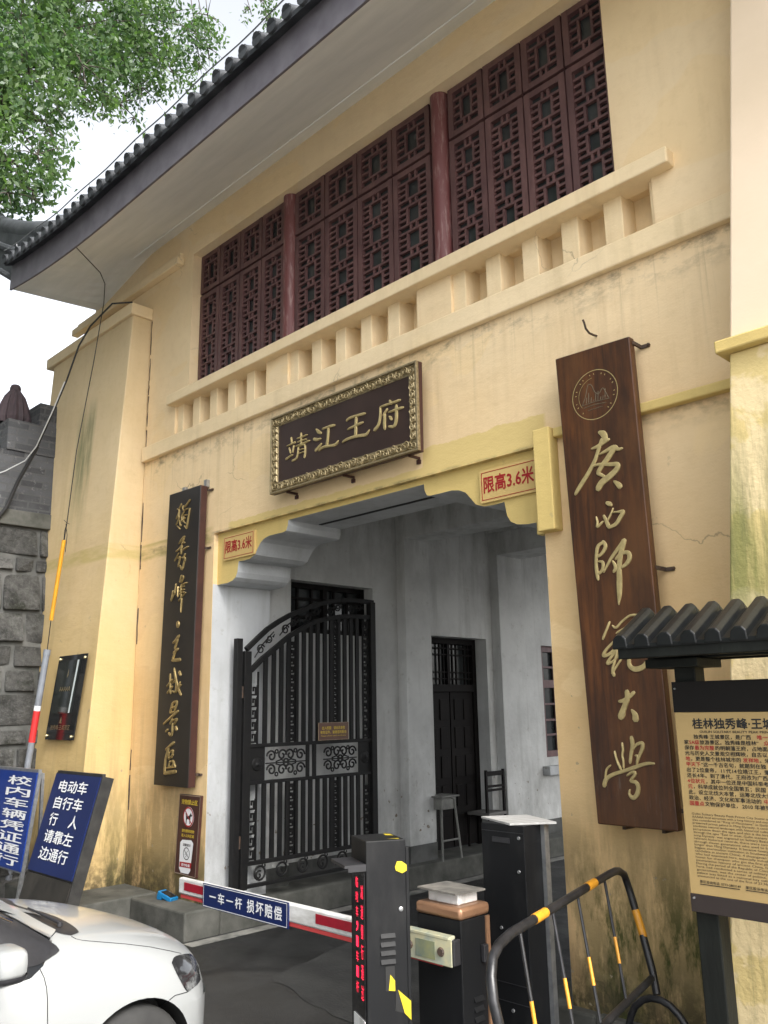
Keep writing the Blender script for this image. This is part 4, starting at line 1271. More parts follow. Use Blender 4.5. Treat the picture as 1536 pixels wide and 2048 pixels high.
hubs = [Vector((-16.6, 3.4, 6.5)), Vector((-16.0, 3.7, 9.5)), Vector((-15.2, 4.2, 12)), Vector((-14.6, 4.8, 14)), Vector((-15.5, -3.5, 10.5)), Vector((-13.0, -6.0, 11.5))]
for i, (c, r_) in enumerate(clumps):
    h = min(hubs, key=lambda q: (q - c).length)
    m1 = h.lerp(c, 0.5) + Vector((rr.uniform(-.4, .4), rr.uniform(-.4, .4), rr.uniform(0.1, .7)))
    if c.y > 8.2:
        m1.z += 6.0
    m2 = m1.lerp(c, 0.55) + Vector((0, 0, 2.0 if c.y > 8.2 else 0)) + Vector((rr.uniform(-.3, .3), rr.uniform(-.3, .3), rr.uniform(0.1, .5)))
    s.tube([h, m1, m2, c, c + (c - m1).normalized() * r_ * 0.6 - Vector((0, 0, r_ * 0.3))], [0.06, 0.028, 0.016, 0.009, 0.004], 6)
    for k in range(5):
        d = Vector((rr.uniform(-1, 1), rr.uniform(-1, 1), rr.uniform(-0.9, 0.7))).normalized()
        s.tube([c, c + d * r_ * 0.5, c + d * r_ * 0.95 - Vector((0, 0, r_ * 0.15))], [0.014, 0.008, 0.003], 5)
build(s, "limb", m_bark, tr, smooth=True)
# ------------------------------------------------------------------ boards and signs on the front
def yb(z):
    return 4.80 + 0.05 * (z - 1.383) / 3.1
wb = thing("wooden_signboard", "long varnished timber board with a round emblem and gilded brush lettering", "signboard", (-2.79, 4.9, 1.38))
s = MB()
c = [(-3.126, 4.489), (-2.546, 4.469), (-2.481, 1.382), (-3.008, 1.383)]
s.prism(c, lambda x, z: (x, yb(z), z), lambda x, z: (x + 0.0, yb(z) + 0.065, z))
build(s, "plank", m_wood, wb, bevel=0.008)
s = MB()
ribbons(s, [[(a, b, c * 1.22) for a, b, c in st_] for st_ in BOARD_STROKES], lambda x, z, d: (x, yb(z) - d, z), 0.010)
build(s, "lettering", m_gold, wb, smooth=True)
s = MB()
ec = (-2.828, yb(4.136) - 0.003, 4.136)
for r0, r1 in ((0.170, 0.175),):
    disc_ring(s, ec, r0, r1, X3, Z3, 48)
disc_ring(s, ec, 0.122, 0.1245, X3, Z3, 24, R(95), R(215))
for k in range(26):
    a = R(-62 + k * 11.6)
    rr_ = 0.147
    cc = Vector(ec) + X3 * math.cos(a) * rr_ + Z3 * math.sin(a) * rr_
    tx_ = X3 * -math.sin(a) + Z3 * math.cos(a)
    rx_ = X3 * math.cos(a) + Z3 * math.sin(a)
    if k % 3:
        s.add([cc - tx_ * .004 - rx_ * .005, cc + tx_ * .002 - rx_ * .005, cc + tx_ * .004 + rx_ * .005, cc - tx_ * .001 + rx_ * .006], [(0, 1, 2, 3)])
build(s, "emblem_ring", m_gold, wb, fixn=False)
s = MB()
mtn = [(-0.10, -0.05, .004), (-0.075, 0.0, .004), (-0.06, 0.05, .004), (-0.045, 0.085, .004), (-0.02, 0.07, .004), (0.0, 0.02, .004), (0.03, 0.0, .004), (0.06, 0.03, .004), (0.08, 0.0, .004), (0.10, -0.05, .004)]
eng = [mtn, [(-0.11, -0.055, .004), (0.0, -0.05, .004), (0.11, -0.055, .004)], [(-0.09, -0.075, .003), (0.0, -0.07, .003), (0.08, -0.078, .003)], [(-0.06, -0.10, .003), (0.05, -0.097, .003)]]
for k in range(9):
    xx = -0.07 + k * 0.018
    eng.append([(xx, -0.045, .002), (xx + 0.006, -0.005 + 0.03 * math.sin(k * 1.7), .002)])
ribbons(s, eng, lambda x, z, d: (ec[0] + x, yb(ec[2] + z) - d, ec[2] + z), 0.0025)
build(s, "emblem_view", M("dull engraved gilding", (0.13, 0.10, 0.06), (0.07, 0.05, 0.03), 30, 0.6), wb)
def clamps(par, pts):
    s = MB()
    for (x, y, z) in pts:
        s.box((x, y + 0.03, z - 0.012), (x + 0.014, 4.997, z + 0.012))
        s.box((x + 0.014, 4.985, z - 0.014), (x + 0.07, 4.997, z + 0.010))
        s.tube([(x + 0.065, 4.975, z), (x + 0.065, 5.0, z)], 0.008, 8)
    build(s, "bracket", m_rust, par)
clamps(wb, [(-2.548, 4.85, 4.43), (-2.52, 4.84, 2.92), (-2.483, 4.83, 1.49)])
s = MB()
for xx, zz in ((-2.88, 1.375), (-2.62, 1.375)):
    s.box((xx, 4.87, zz - 0.02), (xx + 0.02, 4.997, zz + 0.004))
build(s, "bracket", m_rust, wb)

kb = thing("black_signboard", "narrow black lacquered board with raised gilded brush lettering", "signboard", (-8.05, 4.9, 1.34))
s = MB()
c = [(-8.333, 4.489), (-7.70, 4.482), (-7.752, 1.345), (-8.413, 1.345)]
s.prism(c, lambda x, z: (x, 4.875, z), lambda x, z: (x, 4.885, z))
build(s, "face", m_blk, kb, bevel=0.004)
s = MB()
s.prism(c, lambda x, z: (x, 4.885, z), lambda x, z: (x, 4.965, z))
build(s, "back", m_redw, kb, bevel=0.003)
s = MB()
ribbons(s, [[(a, b, c * 1.5) for a, b, c in st_] for st_ in BLACK_STROKES], lambda x, z, d: (x * 1.003 + 0.0, 4.874 - d, z), 0.016)
build(s, "lettering", m_goldb, kb, smooth=True)
clamps(kb, [(-7.70, 4.93, 4.44), (-7.715, 4.93, 3.80), (-7.75, 4.93, 1.47)])
s = MB()
for xx in (-8.2, -7.76):
    s.box((xx, 4.955, 4.48), (xx + 0.05, 4.997, 4.56))
build(s, "bracket", m_steel, kb)

pq = thing("name_plaque", "brown lacquered plaque with carved gilt border and four raised gilt characters", "plaque", (-5.42, 4.9, 4.1))
c = [(-6.397, 4.898), (-4.44, 4.886), (-4.448, 4.112), (-6.410, 4.119)]
s = MB()
s.prism(c, lambda x, z: (x, 4.855, z), lambda x, z: (x, 4.895, z))
build(s, "back", m_redw, pq)
bw = 0.105
s = MB()
x0, x1, z0, z1 = -6.402, -4.444, 4.117, 4.890
for (a, b, c_, d) in ((x0, x1, z1 - 0.018, z1), (x0, x1, z0, z0 + 0.018), (x0, x0 + 0.018, z0 + .018, z1 - .018), (x1 - 0.018, x1, z0 + .018, z1 - .018)):
    s.box((a, 4.825, c_), (b, 4.858, d))
for (a, b, c_, d) in ((x0 + .018, x1 - .018, z1 - bw, z1 - .018), (x0 + .018, x1 - .018, z0 + .018, z0 + bw), (x0 + .018, x0 + bw, z0 + bw, z1 - bw), (x1 - bw, x1 - .018, z0 + bw, z1 - bw)):
    s.box((a, 4.844, c_), (b, 4.8585, d))
fr_ = build(s, "frame", m_goldf, pq, bevel=0.003)
s = MB()
sw = []
rr = random.Random(5)
def swirl(cx, cz, r_, t0, hand):
    return [(cx + hand * r_ * (1 - k / 9 * 0.85) * math.cos(t0 + k * 0.95), cz + r_ * (1 - k / 9 * 0.85) * math.sin(t0 + k * 0.95), 0.011) for k in range(9)]
n = 24
for k in range(n):
    xx = x0 + 0.06 + (x1 - x0 - 0.12) * k / (n - 1)
    for zz, f in ((z1 - 0.062, 1), (z0 + 0.062, -1)):
        sw.append(swirl(xx, zz + 0.008 * (-1) ** k, 0.037, rr.uniform(0, 6), 1 if k % 2 else -1))
        sw.append([(xx - 0.045, zz - 0.03 * f, .009), (xx, zz + 0.005 * f, .011), (xx + 0.045, zz - 0.028 * f, .008)])
        sw.append([(xx - 0.03, zz + 0.034 * f, .008), (xx + 0.03, zz + 0.026 * f, .008)])
for k in range(8):
    zz = z0 + 0.14 + (z1 - z0 - 0.28) * k / 7
    for xx in (x0 + 0.062, x1 - 0.062):
        sw.append(swirl(xx, zz, 0.036, rr.uniform(0, 6), 1 if k % 2 else -1))
        sw.append([(xx - 0.03, zz - 0.045, .009), (xx + 0.005, zz, .011), (xx - 0.028, zz + 0.045, .008)])
        sw.append([(xx + 0.034, zz - 0.03, .008), (xx + 0.028, zz + 0.03, .008)])
ribbons(s, sw, lambda x, z, d: (x, 4.843 - d, z), 0.014)
build(s, "carving", M("carved gilding", (0.46, 0.37, 0.21), (0.24, 0.19, 0.10), 60, 0.36, 0.55, world=True), fr_, smooth=True)
s = MB()
s.box((x0 + bw, 4.848, z0 + bw), (x1 - bw, 4.8575, z1 - bw))
build(s, "panel", m_plq, pq)
s = MB()
ribbons(s, [[(a, b, c * 1.35) for a, b, c in st_] for st_ in PLAQUE_STROKES], lambda x, z, d: (x, 4.8475 - d, z), 0.014)
build(s, "lettering", m_gold, pq, smooth=True)
s = MB()
for xx in (-6.2, -5.4, -4.6):
    s.box((xx, 4.87, 4.100), (xx + 0.02, 4.997, 4.12))
    s.box((xx - 0.01, 4.98, 4.06), (xx + 0.03, 4.997, 4.095))
build(s, "bracket", m_redw, pq)

for lab, xc, zc in (("yellow height limit sign over the passage corner nearest the black signboard", -7.19, 3.76), ("yellow height limit sign over the passage corner nearest the long timber board", -3.72, 3.748)):
    hl = thing("height_limit_sign", lab, "sign", (xc, 5.04, zc), "height limit signs on the lintel")
    s = MB()
    hw, hh = 0.275, 0.130
    rad = 0.02
    poly = []
    for cx, cz, a0 in ((hw - rad, hh - rad, 0), (-hw + rad, hh - rad, 90), (-hw + rad, -hh + rad, 180), (hw - rad, -hh + rad, 270)):
        for k in range(5):
            a = R(a0 + k * 22.5)
            poly.append((xc + cx + rad * math.cos(a), zc + cz + rad * math.sin(a)))
    s.prism(poly, lambda x, z: (x, 5.030, z), lambda x, z: (x, 5.054, z))
    build(s, "plate", m_signy, hl)
    s = MB()
    a, b = hw - 0.02, hh - 0.02
    for (p0, p1, q0, q1) in ((-a, a, b - .005, b), (-a, a, -b, -b + .005), (-a, -a + .005, -b + .005, b - .005), (a - .005, a, -b + .005, b - .005)):
        s.box((xc + p0, 5.0275, zc + q0), (xc + p1, 5.031, zc + q1))
    put_text(s, "限高3.6米", (xc - 0.232, 5.0275, zc - 0.055), X3, Z3, width=0.464, height=0.128, bold=0.018)
    build(s, "lettering", m_red, hl, fixn=False)

# black acrylic plaque on the left buttress
ap = thing("acrylic_plaque", "black acrylic plaque with four standoff screws on the ochre buttress", "plaque", (-9.72, 4.5, 2.28))
yp = lambda z: 4.505 - 0.054 * (2.75 - z) - 0.03
s = MB()
c = [(-9.985, 2.755), (-9.262, 2.755), (-9.385, 1.80), (-10.115, 1.80)]
s.prism(c, lambda x, z: (x, yp(z) - 0.012, z), lambda x, z: (x, yp(z), z))
build(s, "plate", m_acry, ap, bevel=0.003)
s = MB()
c = [(-9.90, 2.695), (-9.413, 2.695), (-9.52, 2.095), (-10.013, 2.095)]
s.prism(c, lambda x, z: (x, yp(z) - 0.026, z), lambda x, z: (x, yp(z) - 0.0125, z))
build(s, "glass_panel", M("greenish smoked glass", (0.018, 0.022, 0.020), None, rough=0.15), ap)
s = MB()
s.add([(-9.455, yp(2.69) - 0.029, 2.69), (-9.413, yp(2.69) - 0.029, 2.69), (-9.520, yp(2.10) - 0.029, 2.10), (-9.556, yp(2.10) - 0.029, 2.10)], [(0, 1, 2, 3)])
build(s, "polished_edge", M("polished glass edge", (0.62, 0.68, 0.68), None, rough=0.25), ap)
s = MB()
for x, z in ((-9.94, 2.715), (-9.30, 2.71), (-10.07, 1.845), (-9.43, 1.84)):
    s.lathe((x, yp(z) - 0.03, z), [(0.0, 0.0), (0.016, 0.0), (0.018, 0.006), (0.018, 0.03)], 12, (0, 1, 0))
build(s, "standoff_screw", M("brass", (0.6, 0.52, 0.3), None, rough=0.3, metal=0.9), ap)
s = MB()
U = Vector((1, 0, 0))
Vv = Vector((0.12, 0.054, 1)).normalized()
put_text(s, "AAAAA", (-9.845, yp(2.345) - 0.029, 2.345), U, Vv, width=0.275, height=0.05, bold=0.015)
em = Vector((-9.69, yp(2.53) - 0.029, 2.50))
s.add([em, em + U * .012, em + U * .035 + Vv * .03, em + U * .028 + Vv * .07, em + U * 0.018 + Vv * .1, em + U * .006 + Vv * .05], [(0, 1, 2, 3, 4, 5)])
put_text(s, "独秀峰·王城景区", (-10.0, yp(1.91) - 0.0145, 1.912), U, Vv, width=0.50, height=0.055, bold=0.004)
em = Vector((-9.76, yp(1.98) - 0.0145, 1.985))
s.add([em - U * .02, em + U * .04, em + U * .03 + Vv * .03, em + U * .012 + Vv * .075, em - U * .005 + Vv * .04], [(0, 1, 2, 3, 4)])
build(s, "lettering", m_goldf, ap, fixn=False)

# brown warning plate
ws = thing("warning_sign", "tall brown warning sign with no-dogs and no-smoking symbols beside the whitewashed jamb", "sign", (-7.87, 4.97, 0.5))
s = MB()
c = [(-8.043, 1.268), (-7.648, 1.268), (-7.702, 0.488), (-8.093, 0.497)]
s.prism(c, lambda x, z: (x, 4.968, z), lambda x, z: (x, 4.997, z))
build(s, "plate", m_tin, ws, bevel=0.004)
U = X3
Vv = Vector((0.07, 0, 1)).normalized()
YW = 4.966
s = MB()
def edge(a, b, w_):
    a, b = Vector(a), Vector(b)
    d = (b - a).normalized()
    n_ = Vector((d.z, 0, -d.x)) * w_
    s.add([a, b, b + n_, a + n_], [(0, 1, 2, 3)])
cc = [Vector((x * 0.98 - 0.158, YW, z * 0.985 + 0.0135)) for x, z in c]
for k in range(4):
    edge(cc[k], cc[(k + 1) % 4], 0.006)
build(s, "border", M("sign border", (0.35, 0.27, 0.2), None, rough=0.5), ws, fixn=False)
s = MB()
put_text(s, "宠物禁止区", (-8.0, YW, 1.172), U, Vv, width=0.295, height=0.048, bold=0.015)
put_text(s, "请勿携带宠物", (-7.978, YW, 0.903), U, Vv, width=0.228, height=0.030, bold=0.012)
put_text(s, "进入公共区域", (-7.982, YW, 0.858), U, Vv, width=0.228, height=0.030, bold=0.012)
build(s, "lettering", m_yprint, ws, fixn=False)
def poly_disc(s, c_, r_, n=28):
    s.add([Vector(c_) + X3 * math.cos(2 * math.pi * k / n) * r_ + Z3 * math.sin(2 * math.pi * k / n) * r_ for k in range(n)], [tuple(range(n))])
s = MB()
poly_disc(s, (-7.86, YW, 1.053), 0.098)
oc = [(-7.962, .828), (-7.795, .836), (-7.758, .808), (-7.80, .545), (-7.832, .515), (-7.972, .516), (-8.006, .555), (-7.998, .80)]
s.add([(x, YW, z) for x, z in oc], [tuple(range(8))])
build(s, "symbol_ground", m_wprint, ws, fixn=False)
s = MB()
Y2 = YW - 0.0015
Y3_ = YW - 0.003
dog = [(-0.05, -0.07), (-0.045, -0.01), (-0.055, 0.035), (-0.04, 0.03), (-0.03, 0.005), (0.01, 0.012), (0.03, 0.03), (0.045, 0.045), (0.05, 0.03), (0.07, 0.02), (0.06, 0.008), (0.04, 0.005), (0.035, -0.02), (0.03, -0.065), (0.02, -0.065), (0.02, -0.025), (-0.02, -0.02), (-0.03, -0.03), (-0.035, -0.07)]
s.add([(-7.86 + x, Y2, 1.053 + z) for x, z in dog], [tuple(range(len(dog)))])
disc_ring(s, (-7.876, Y2, 0.703), 0.052, 0.060, X3, Z3, 28)
for (a, b, w_) in (((-7.915, .735), (-7.838, .672), .007), ((-7.90, .69), (-7.845, .735), .005), ((-7.892, .67), (-7.852, .70), .004)):
    d = Vector((b[0] - a[0], 0, b[1] - a[1])).normalized()
    n_ = Vector((d.z, 0, -d.x)) * w_ * 0.5
    a3, b3 = Vector((a[0], Y3_, a[1])), Vector((b[0], Y3_, b[1]))
    s.add([a3 + n_, b3 + n_, b3 - n_, a3 - n_], [(0, 1, 2, 3)])
put_text(s, "温馨提示", (-7.945, Y2, 0.772), U, Vv, width=0.14, height=0.026, bold=0.01)
build(s, "symbol", m_kprint, ws, fixn=False)
s = MB()
disc_ring(s, (-7.86, Y3_, 1.053), 0.083, 0.097, X3, Z3, 32)
a3, b3 = Vector((-7.92, Y3_ - .001, 1.113)), Vector((-7.80, Y3_ - .001, 0.993))
n_ = Vector((1, 0, 1)).normalized() * 0.006
s.add([a3 + n_, b3 + n_, b3 - n_, a3 - n_], [(0, 1, 2, 3)])
s.add([(-7.997, Y2, .57), (-7.783, Y2, .573), (-7.777, Y2, .624), (-7.995, Y2, .618)], [(0, 1, 2, 3)])
build(s, "red_mark", m_red, ws, fixn=False)
s = MB()
put_text(s, "请勿吸烟", (-7.965, Y3_, 0.581), U, Vv, width=0.155, height=0.028, bold=0.01)
build(s, "lettering", m_wprint, ws, fixn=False)

# ------------------------------------------------------------------ blue standing signs
def blue_sign(lab, xb0, xb1, xt0, xt1, y0, y1, z0, z1, mat_, rows, feet):
    b = thing("blue_sign", lab, "sign", ((xb0 + xb1) / 2, y0, 0), "blue signs leaning at the wall")
    N = Vector((0, -(z1 - z0), (y1 - y0))).normalized()
    A, B, C, D = Vector((xb0, y0, z0)), Vector((xb1, y0, z0)), Vector((xt1, y1, z1)), Vector((xt0, y1, z1))
    s = MB()
    s.hexa([A, B, B - N * 0.012, A - N * 0.012], [D, C, C - N * 0.012, D - N * 0.012])
    build(s, "sheet", mat_, b)
    V_ = (D - A) / (D - A).length
    s = MB()
    for P_, Q_ in ((A, D), (B, C)):
        foot_ = P_ - (Q_ - P_) * (P_.z / (Q_.z - P_.z))
        s.bar(foot_ - N * (0.03 if feet == 2 else 0.07), Q_ - N * (0.03 if feet == 2 else 0.07) + V_ * 0.012, 0.034, 0.036 if feet == 2 else 0.115)
        if feet == 2:
            s.bar(foot_ - N * 0.06 + Vector((0, 0.20, 0)), Q_ - N * 0.06, 0.03, 0.03)
    s.bar(D - N * 0.03 + V_ * 0.015, C - N * 0.03 + V_ * 0.015, 0.036, 0.036)
    s.bar(A - N * 0.03 - V_ * 0.0, B - N * 0.03 - V_ * 0.0, 0.036, 0.036)
    build(s, "frame", m_steel if feet == 2 else M("dirty steel tube", (0.035, 0.033, 0.03), (0.015, 0.0145, 0.0135), 9, 0.55), b)
    if feet == 1:
        s = MB()
        E_, F_ = A - V_ * 0.02, B - V_ * 0.02
        k_ = (A.z - 0.18) / (D.z - A.z)
        G_, H_ = A - (D - A) * k_, B - (C - B) * k_
        s.hexa([G_ - N * .004, H_ - N * .004, H_ - N * .012, G_ - N * .012], [E_ - N * .004, F_ - N * .004, F_ - N * .012, E_ - N * .012])
        build(s, "kick_plate", M("grimy clear sheet", (0.040, 0.036, 0.031), (0.014, 0.013, 0.012), 4, 0.3), b)
    s = MB()
    H = (D - A).length
    W = (B - A).length
    for (txt, u0, u1, v0, v1) in rows:
        f = (v0 + v1) / 2
        o_ = A.lerp(B, u0) + (D - A) * v0 + N * 0.004
        o_ = A.lerp(B, u0) * (1 - v0) + D.lerp(C, u0) * v0 + N * 0.004
        put_text(s, txt, o_, (B - A).normalized(), V_, width=W * (u1 - u0), height=H * (v1 - v0), bold=0.012)
    build(s, "lettering", m_wprint, b, fixn=False)
    return b
rows2 = []
for k, (txt, u0, u1) in enumerate((("电动车", 0.17, 0.80), ("自行车", 0.17, 0.80), ("行", 0.17, 0.35), ("请靠左", 0.17, 0.80), ("边通行", 0.17, 0.80))):
    rows2.append((txt, u0, u1, 0.81 - k * 0.171, 0.935 - k * 0.171))
rows2.append(("人", 0.62, 0.80, 0.81 - 2 * 0.171, 0.935 - 2 * 0.171))
blue_sign("dark blue sign with five rows of white lettering in a dark steel frame", -8.668, -7.728, -8.668, -7.728, 3.70, 3.925, 0.64, 1.512, m_blue, rows2, 1)
rows1 = [(ch, 0.42, 0.93, 0.855 - k * 0.117, 0.95 - k * 0.117) for k, ch in enumerate("校内车辆凭证通行")]
blue_sign("brighter blue sign with one column of wide white characters on thin legs", -10.35, -9.15, -10.35, -9.15, 3.83, 3.935, 0.54, 1.495, m_blue2, rows1, 2)

# ------------------------------------------------------------------ wrought iron gate
GX = -7.45
gt = thing("iron_gate", "tall black iron gate leaf with arched top and scroll panels, folded open against the wall", "gate", (GX, 5.35, 0.3))
outer = [(5.34, 2.72), (5.48, 2.84), (5.613, 2.947), (5.76, 3.035), (5.908, 3.112), (6.228, 3.238), (6.45, 3.30), (6.663, 3.341), (6.9, 3.355), (7.2, 3.352)]
inner = [(5.40, 2.50), (5.55, 2.63), (5.708, 2.739), (5.82, 2.82), (5.928, 2.895), (6.229, 3.049), (6.43, 3.105), (6.642, 3.144), (6.9, 3.165), (7.16, 3.167)]
def interp(tb, y):
    for (a, b), (c_, d) in zip(tb, tb[1:]):
        if a <= y <= c_:
            return b + (d - b) * (y - a) / (c_ - a)
    return tb[-1][1] if y > tb[-1][0] else tb[0][1]
s = MB()
def gb(y0, y1, z0, z1, t=0.05):
    s.box((GX - t / 2, y0, z0), (GX + t / 2, y1, z1))
gb(5.30, 5.385, 0.36, 2.70, 0.08)
gb(7.128, 7.207, 0.36, 3.35, 0.08)
gb(5.385, 7.128, 1.718, 1.755, 0.045)
gb(5.385, 7.128, 1.352, 1.385, 0.045)
gb(5.385, 7.128, 0.575, 0.615, 0.045)
gb(5.385, 7.128, 0.365, 0.40, 0.045)
for tb in (outer, inner):
    for (a, b), (c_, d) in zip(tb, tb[1:]):
        s.bar((GX, a, b), (GX, c_, d), 0.05, 0.05)
build(s, "frame", m_black, gt, bevel=0.004)
bars = [5.60, 5.705, 5.808, 6.09, 6.222, 6.325, 6.43, 6.535, 6.735, 6.835, 6.93]
bars = [5.596, 5.706, 5.808, 5.905, 6.020, 6.122, 6.221, 6.324, 6.43, 6.525, 6.640, 6.734, 6.833, 6.93]
s = MB()
for y in bars:
    gb(y - 0.024, y + 0.024, 1.755, interp(inner, y), 0.024)
    gb(y - 0.024, y + 0.024, 0.615, 1.352, 0.024)
for y0, y1 in ((6.162, 6.20), (6.254, 6.296)):
    gb(y0, y1, 1.385, 1.718, 0.024)
build(s, "bar", m_black, gt)
# fret strips: a meander of short bars between two uprights
def fret(mb, y0, y1, z0, z1):
    w_ = y1 - y0
    t = 0.018
    mb.box((GX - .012, y0 - 0.012, z0), (GX + .012, y0, z1))
    mb.box((GX - .012, y1, z0), (GX + .012, y1 + 0.012, z1))
    z = z0 + 0.01
    while z + w_ * 1.6 < z1:
        p = w_ * 1.5
        mb.box((GX - .008, y0, z), (GX + .008, y0 + w_ * 0.78, z + t))
        mb.box((GX - .008, y0 + w_ * 0.62, z + t), (GX + .008, y0 + w_ * 0.78, z + p * 0.62))
        mb.box((GX - .008, y0 + w_ * 0.25, z + p * 0.62), (GX + .008, y0 + w_ * 0.78, z + p * 0.62 + t))
        mb.box((GX - .008, y0 + w_ * 0.25, z + p * 0.36), (GX + .008, y0 + w_ * 0.40, z + p * 0.62))
        mb.box((GX - .008, y0 + w_ * 0.88, z), (GX + .008, y1, z + p * 0.9))
        z += p
for y0, y1 in ((5.415, 5.495), (5.935, 5.995), (6.565, 6.612), (7.03, 7.10)):
    for za, zb in ((1.755, interp(inner, y0) - 0.02), (0.615, 1.352)):
        s = MB()
        fret(s, y0, y1, za, zb)
        build(s, "fret_strip", m_black, gt)
s = MB()
gb(5.385, 5.60, 1.385, 1.718, 0.012)
gb(6.94, 7.128, 1.385, 1.718, 0.012)
for yy, zz in ((5.50, 1.55), (7.035, 1.55)):
    s.lathe((GX + 0.006, yy, zz), [(0.07, 0.0), (0.06, 0.012), (0.03, 0.016), (0.0, 0.03)], 14, (1, 0, 0))
build(s, "plate", m_black, gt)
def scroll(y, z, r_, t0, hand, turns=1.4, rad=0.010):
    n = int(14 * turns)
    s.tube([(GX, y + hand * r_ * (1 - 0.75 * k / n) * math.cos(t0 + 2 * math.pi * turns * k / n), z + r_ * (1 - 0.75 * k / n) * math.sin(t0 + 2 * math.pi * turns * k / n)) for k in range(n + 1)], rad, 6)
def ring(y, z, r_, rad=0.010, a=0.0, b=2 * math.pi):
    s.tube([(GX, y + r_ * math.cos(a + (b - a) * k / 18), z + r_ * math.sin(a + (b - a) * k / 18)) for k in range(19)], rad, 6)
for yc, w_ in ((5.885, 0.54), (6.66, 0.50)):
    s = MB()
    for sy in (-1, 1):
        for sz in (-1, 1):
            scroll(yc + sy * w_ * 0.10, 1.552 + sz * 0.075, 0.062, 0, -sy, 1.2)
            scroll(yc + sy * w_ * 0.36, 1.552 + sz * 0.070, 0.062, 0, sy, 1.3)
            ring(yc + sy * w_ * 0.235, 1.552 + sz * 0.115, 0.018, 0.008)
            s.tube([(GX, yc, 1.552), (GX, yc + sy * w_ * 0.12, 1.552 + sz * 0.03), (GX, yc + sy * w_ * 0.25, 1.552 + sz * 0.012)], 0.008, 6)
        s.tube([(GX, yc + sy * 0.02, 1.552), (GX, yc + sy * w_ * 0.5, 1.552)], 0.007, 6)
    ring(yc, 1.552, 0.035, 0.010)
    build(s, "scroll_panel", m_black, gt, smooth=True)
for k in range(6):
    s = MB()
    y = 5.56 + k * 0.28
    ring(y, 0.49, 0.066, 0.011)
    scroll(y - 0.01, 0.47, 0.045, 1.0, 1, 1.0, 0.009)
    scroll(y + 0.055, 0.56, 0.028, 2.0, 1, 0.8, 0.007)
    build(s, "ring_ornament", m_black, gt, smooth=True)
s = MB()
for k in range(5):
    y = 5.58 + k * 0.33
    z = (interp(inner, y) + interp(outer, y)) / 2
    dz = (interp(outer, y + 0.1) - interp(outer, y - 0.1)) / 0.2
    scroll(y - 0.05, z - 0.05 * dz - 0.02, 0.055, 0.5, 1, 1.4, 0.008)
    scroll(y + 0.06, z + 0.06 * dz + 0.015, 0.045, 3.4, 1, 1.4, 0.008)
    s.tube([(GX, y - 0.13, z - 0.13 * dz - 0.05), (GX, y - 0.02, z - 0.02 * dz + 0.02), (GX, y + 0.12, z + 0.12 * dz + 0.05)], 0.007, 6)
    for d in (-0.09, 0.02, 0.11):
        s.tube([(GX, y + d, z + d * dz), (GX, y + d + 0.025, z + d * dz + 0.035)], [0.012, 0.003], 6)
build(s, "vine_scroll", m_black, gt, smooth=True)
gp = thing("gate_post", "plain black iron hinge post standing against the whitewashed jamb", "post", (GX, 5.24, 0.25))
s = MB()
s.box((GX - 0.035, 5.205, 0.25), (GX + 0.035, 5.275, 2.83))
build(s, "post", m_black, gp, bevel=0.004)
s = MB()
for z in (0.75, 2.22):
    s.lathe((GX, 5.29, z), [(0.026, 0.0), (0.026, 0.12)], 12)
    s.box((GX - 0.01, 5.27, z + 0.02), (GX + 0.01, 5.31, z + 0.10))
build(s, "hinge", m_rust, gp)
gn = thing("gate_notice", "small brown notice with yellow lettering fixed to the gate bars", "sign", (-7.42, 6.53, 1.85))
s = MB()
s.box((-7.424, 6.312, 1.762), (-7.416, 6.748, 1.945))
build(s, "plate", M("brown notice plate", (0.085, 0.040, 0.028), (0.11, 0.055, 0.04), 5, 0.4), gn)
s = MB()
s.box((-7.418, 6.306, 1.758), (-7.412, 6.312, 1.949))
s.box((-7.418, 6.748, 1.758), (-7.412, 6.754, 1.949))
s.box((-7.418, 6.312, 1.758), (-7.412, 6.748, 1.763))
s.box((-7.418, 6.312, 1.944), (-7.412, 6.748, 1.949))
build(s, "border", M("notice border", (0.30, 0.22, 0.14), None, rough=0.5), gn)
s = MB()
put_text(s, "出入校园　请出示本校", (-7.4145, 6.36, 1.872), Y3, Z3, width=0.34, height=0.036, bold=0.012)
put_text(s, "有效证件，谢谢您的配合", (-7.4145, 6.335, 1.825), Y3, Z3, width=0.39, height=0.036, bold=0.012)
put_text(s, "Please show valid certificate", (-7.4145, 6.345, 1.798), Y3, Z3, width=0.37, height=0.014, bold=0.0)
build(s, "lettering", m_yprint, gn, fixn=False)

# ------------------------------------------------------------------ barrier machine and boom
bg_ = thing("barrier_gate", "boom barrier with charcoal cabinet, bronze cap and red and white arm across the lane", "barrier", (-3.5, 3.97, 0))
BX0, BX1, BY0, BY1 = -3.655, -3.325, 3.855, 4.10
s = MB()
s.box((BX0, BY0, 0.0), (BX1, BY1, 0.945))
cab = build(s, "cabinet", m_box, bg_, bevel=0.006)
s = MB()
s.box((BX0 - 0.008, BY0 - 0.008, 0.945), (BX1 + 0.008, BY1 + 0.008, 1.01))
build(s, "cap", m_copper, bg_, bevel=0.02, smooth=True)
s = MB()
s.box((BX1 + 0.001, BY1 - 0.035, 0.0), (BX1 + 0.012, BY1 - 0.005, 0.94))
build(s, "door_trim", m_copper, cab)
s = MB()
s.box((BX1 + 0.004, BY1 - 0.085, 0.71), (BX1 + 0.03, BY1 - 0.045, 0.80))
build(s, "lock", m_ctrim, cab, bevel=0.004)
s = MB()
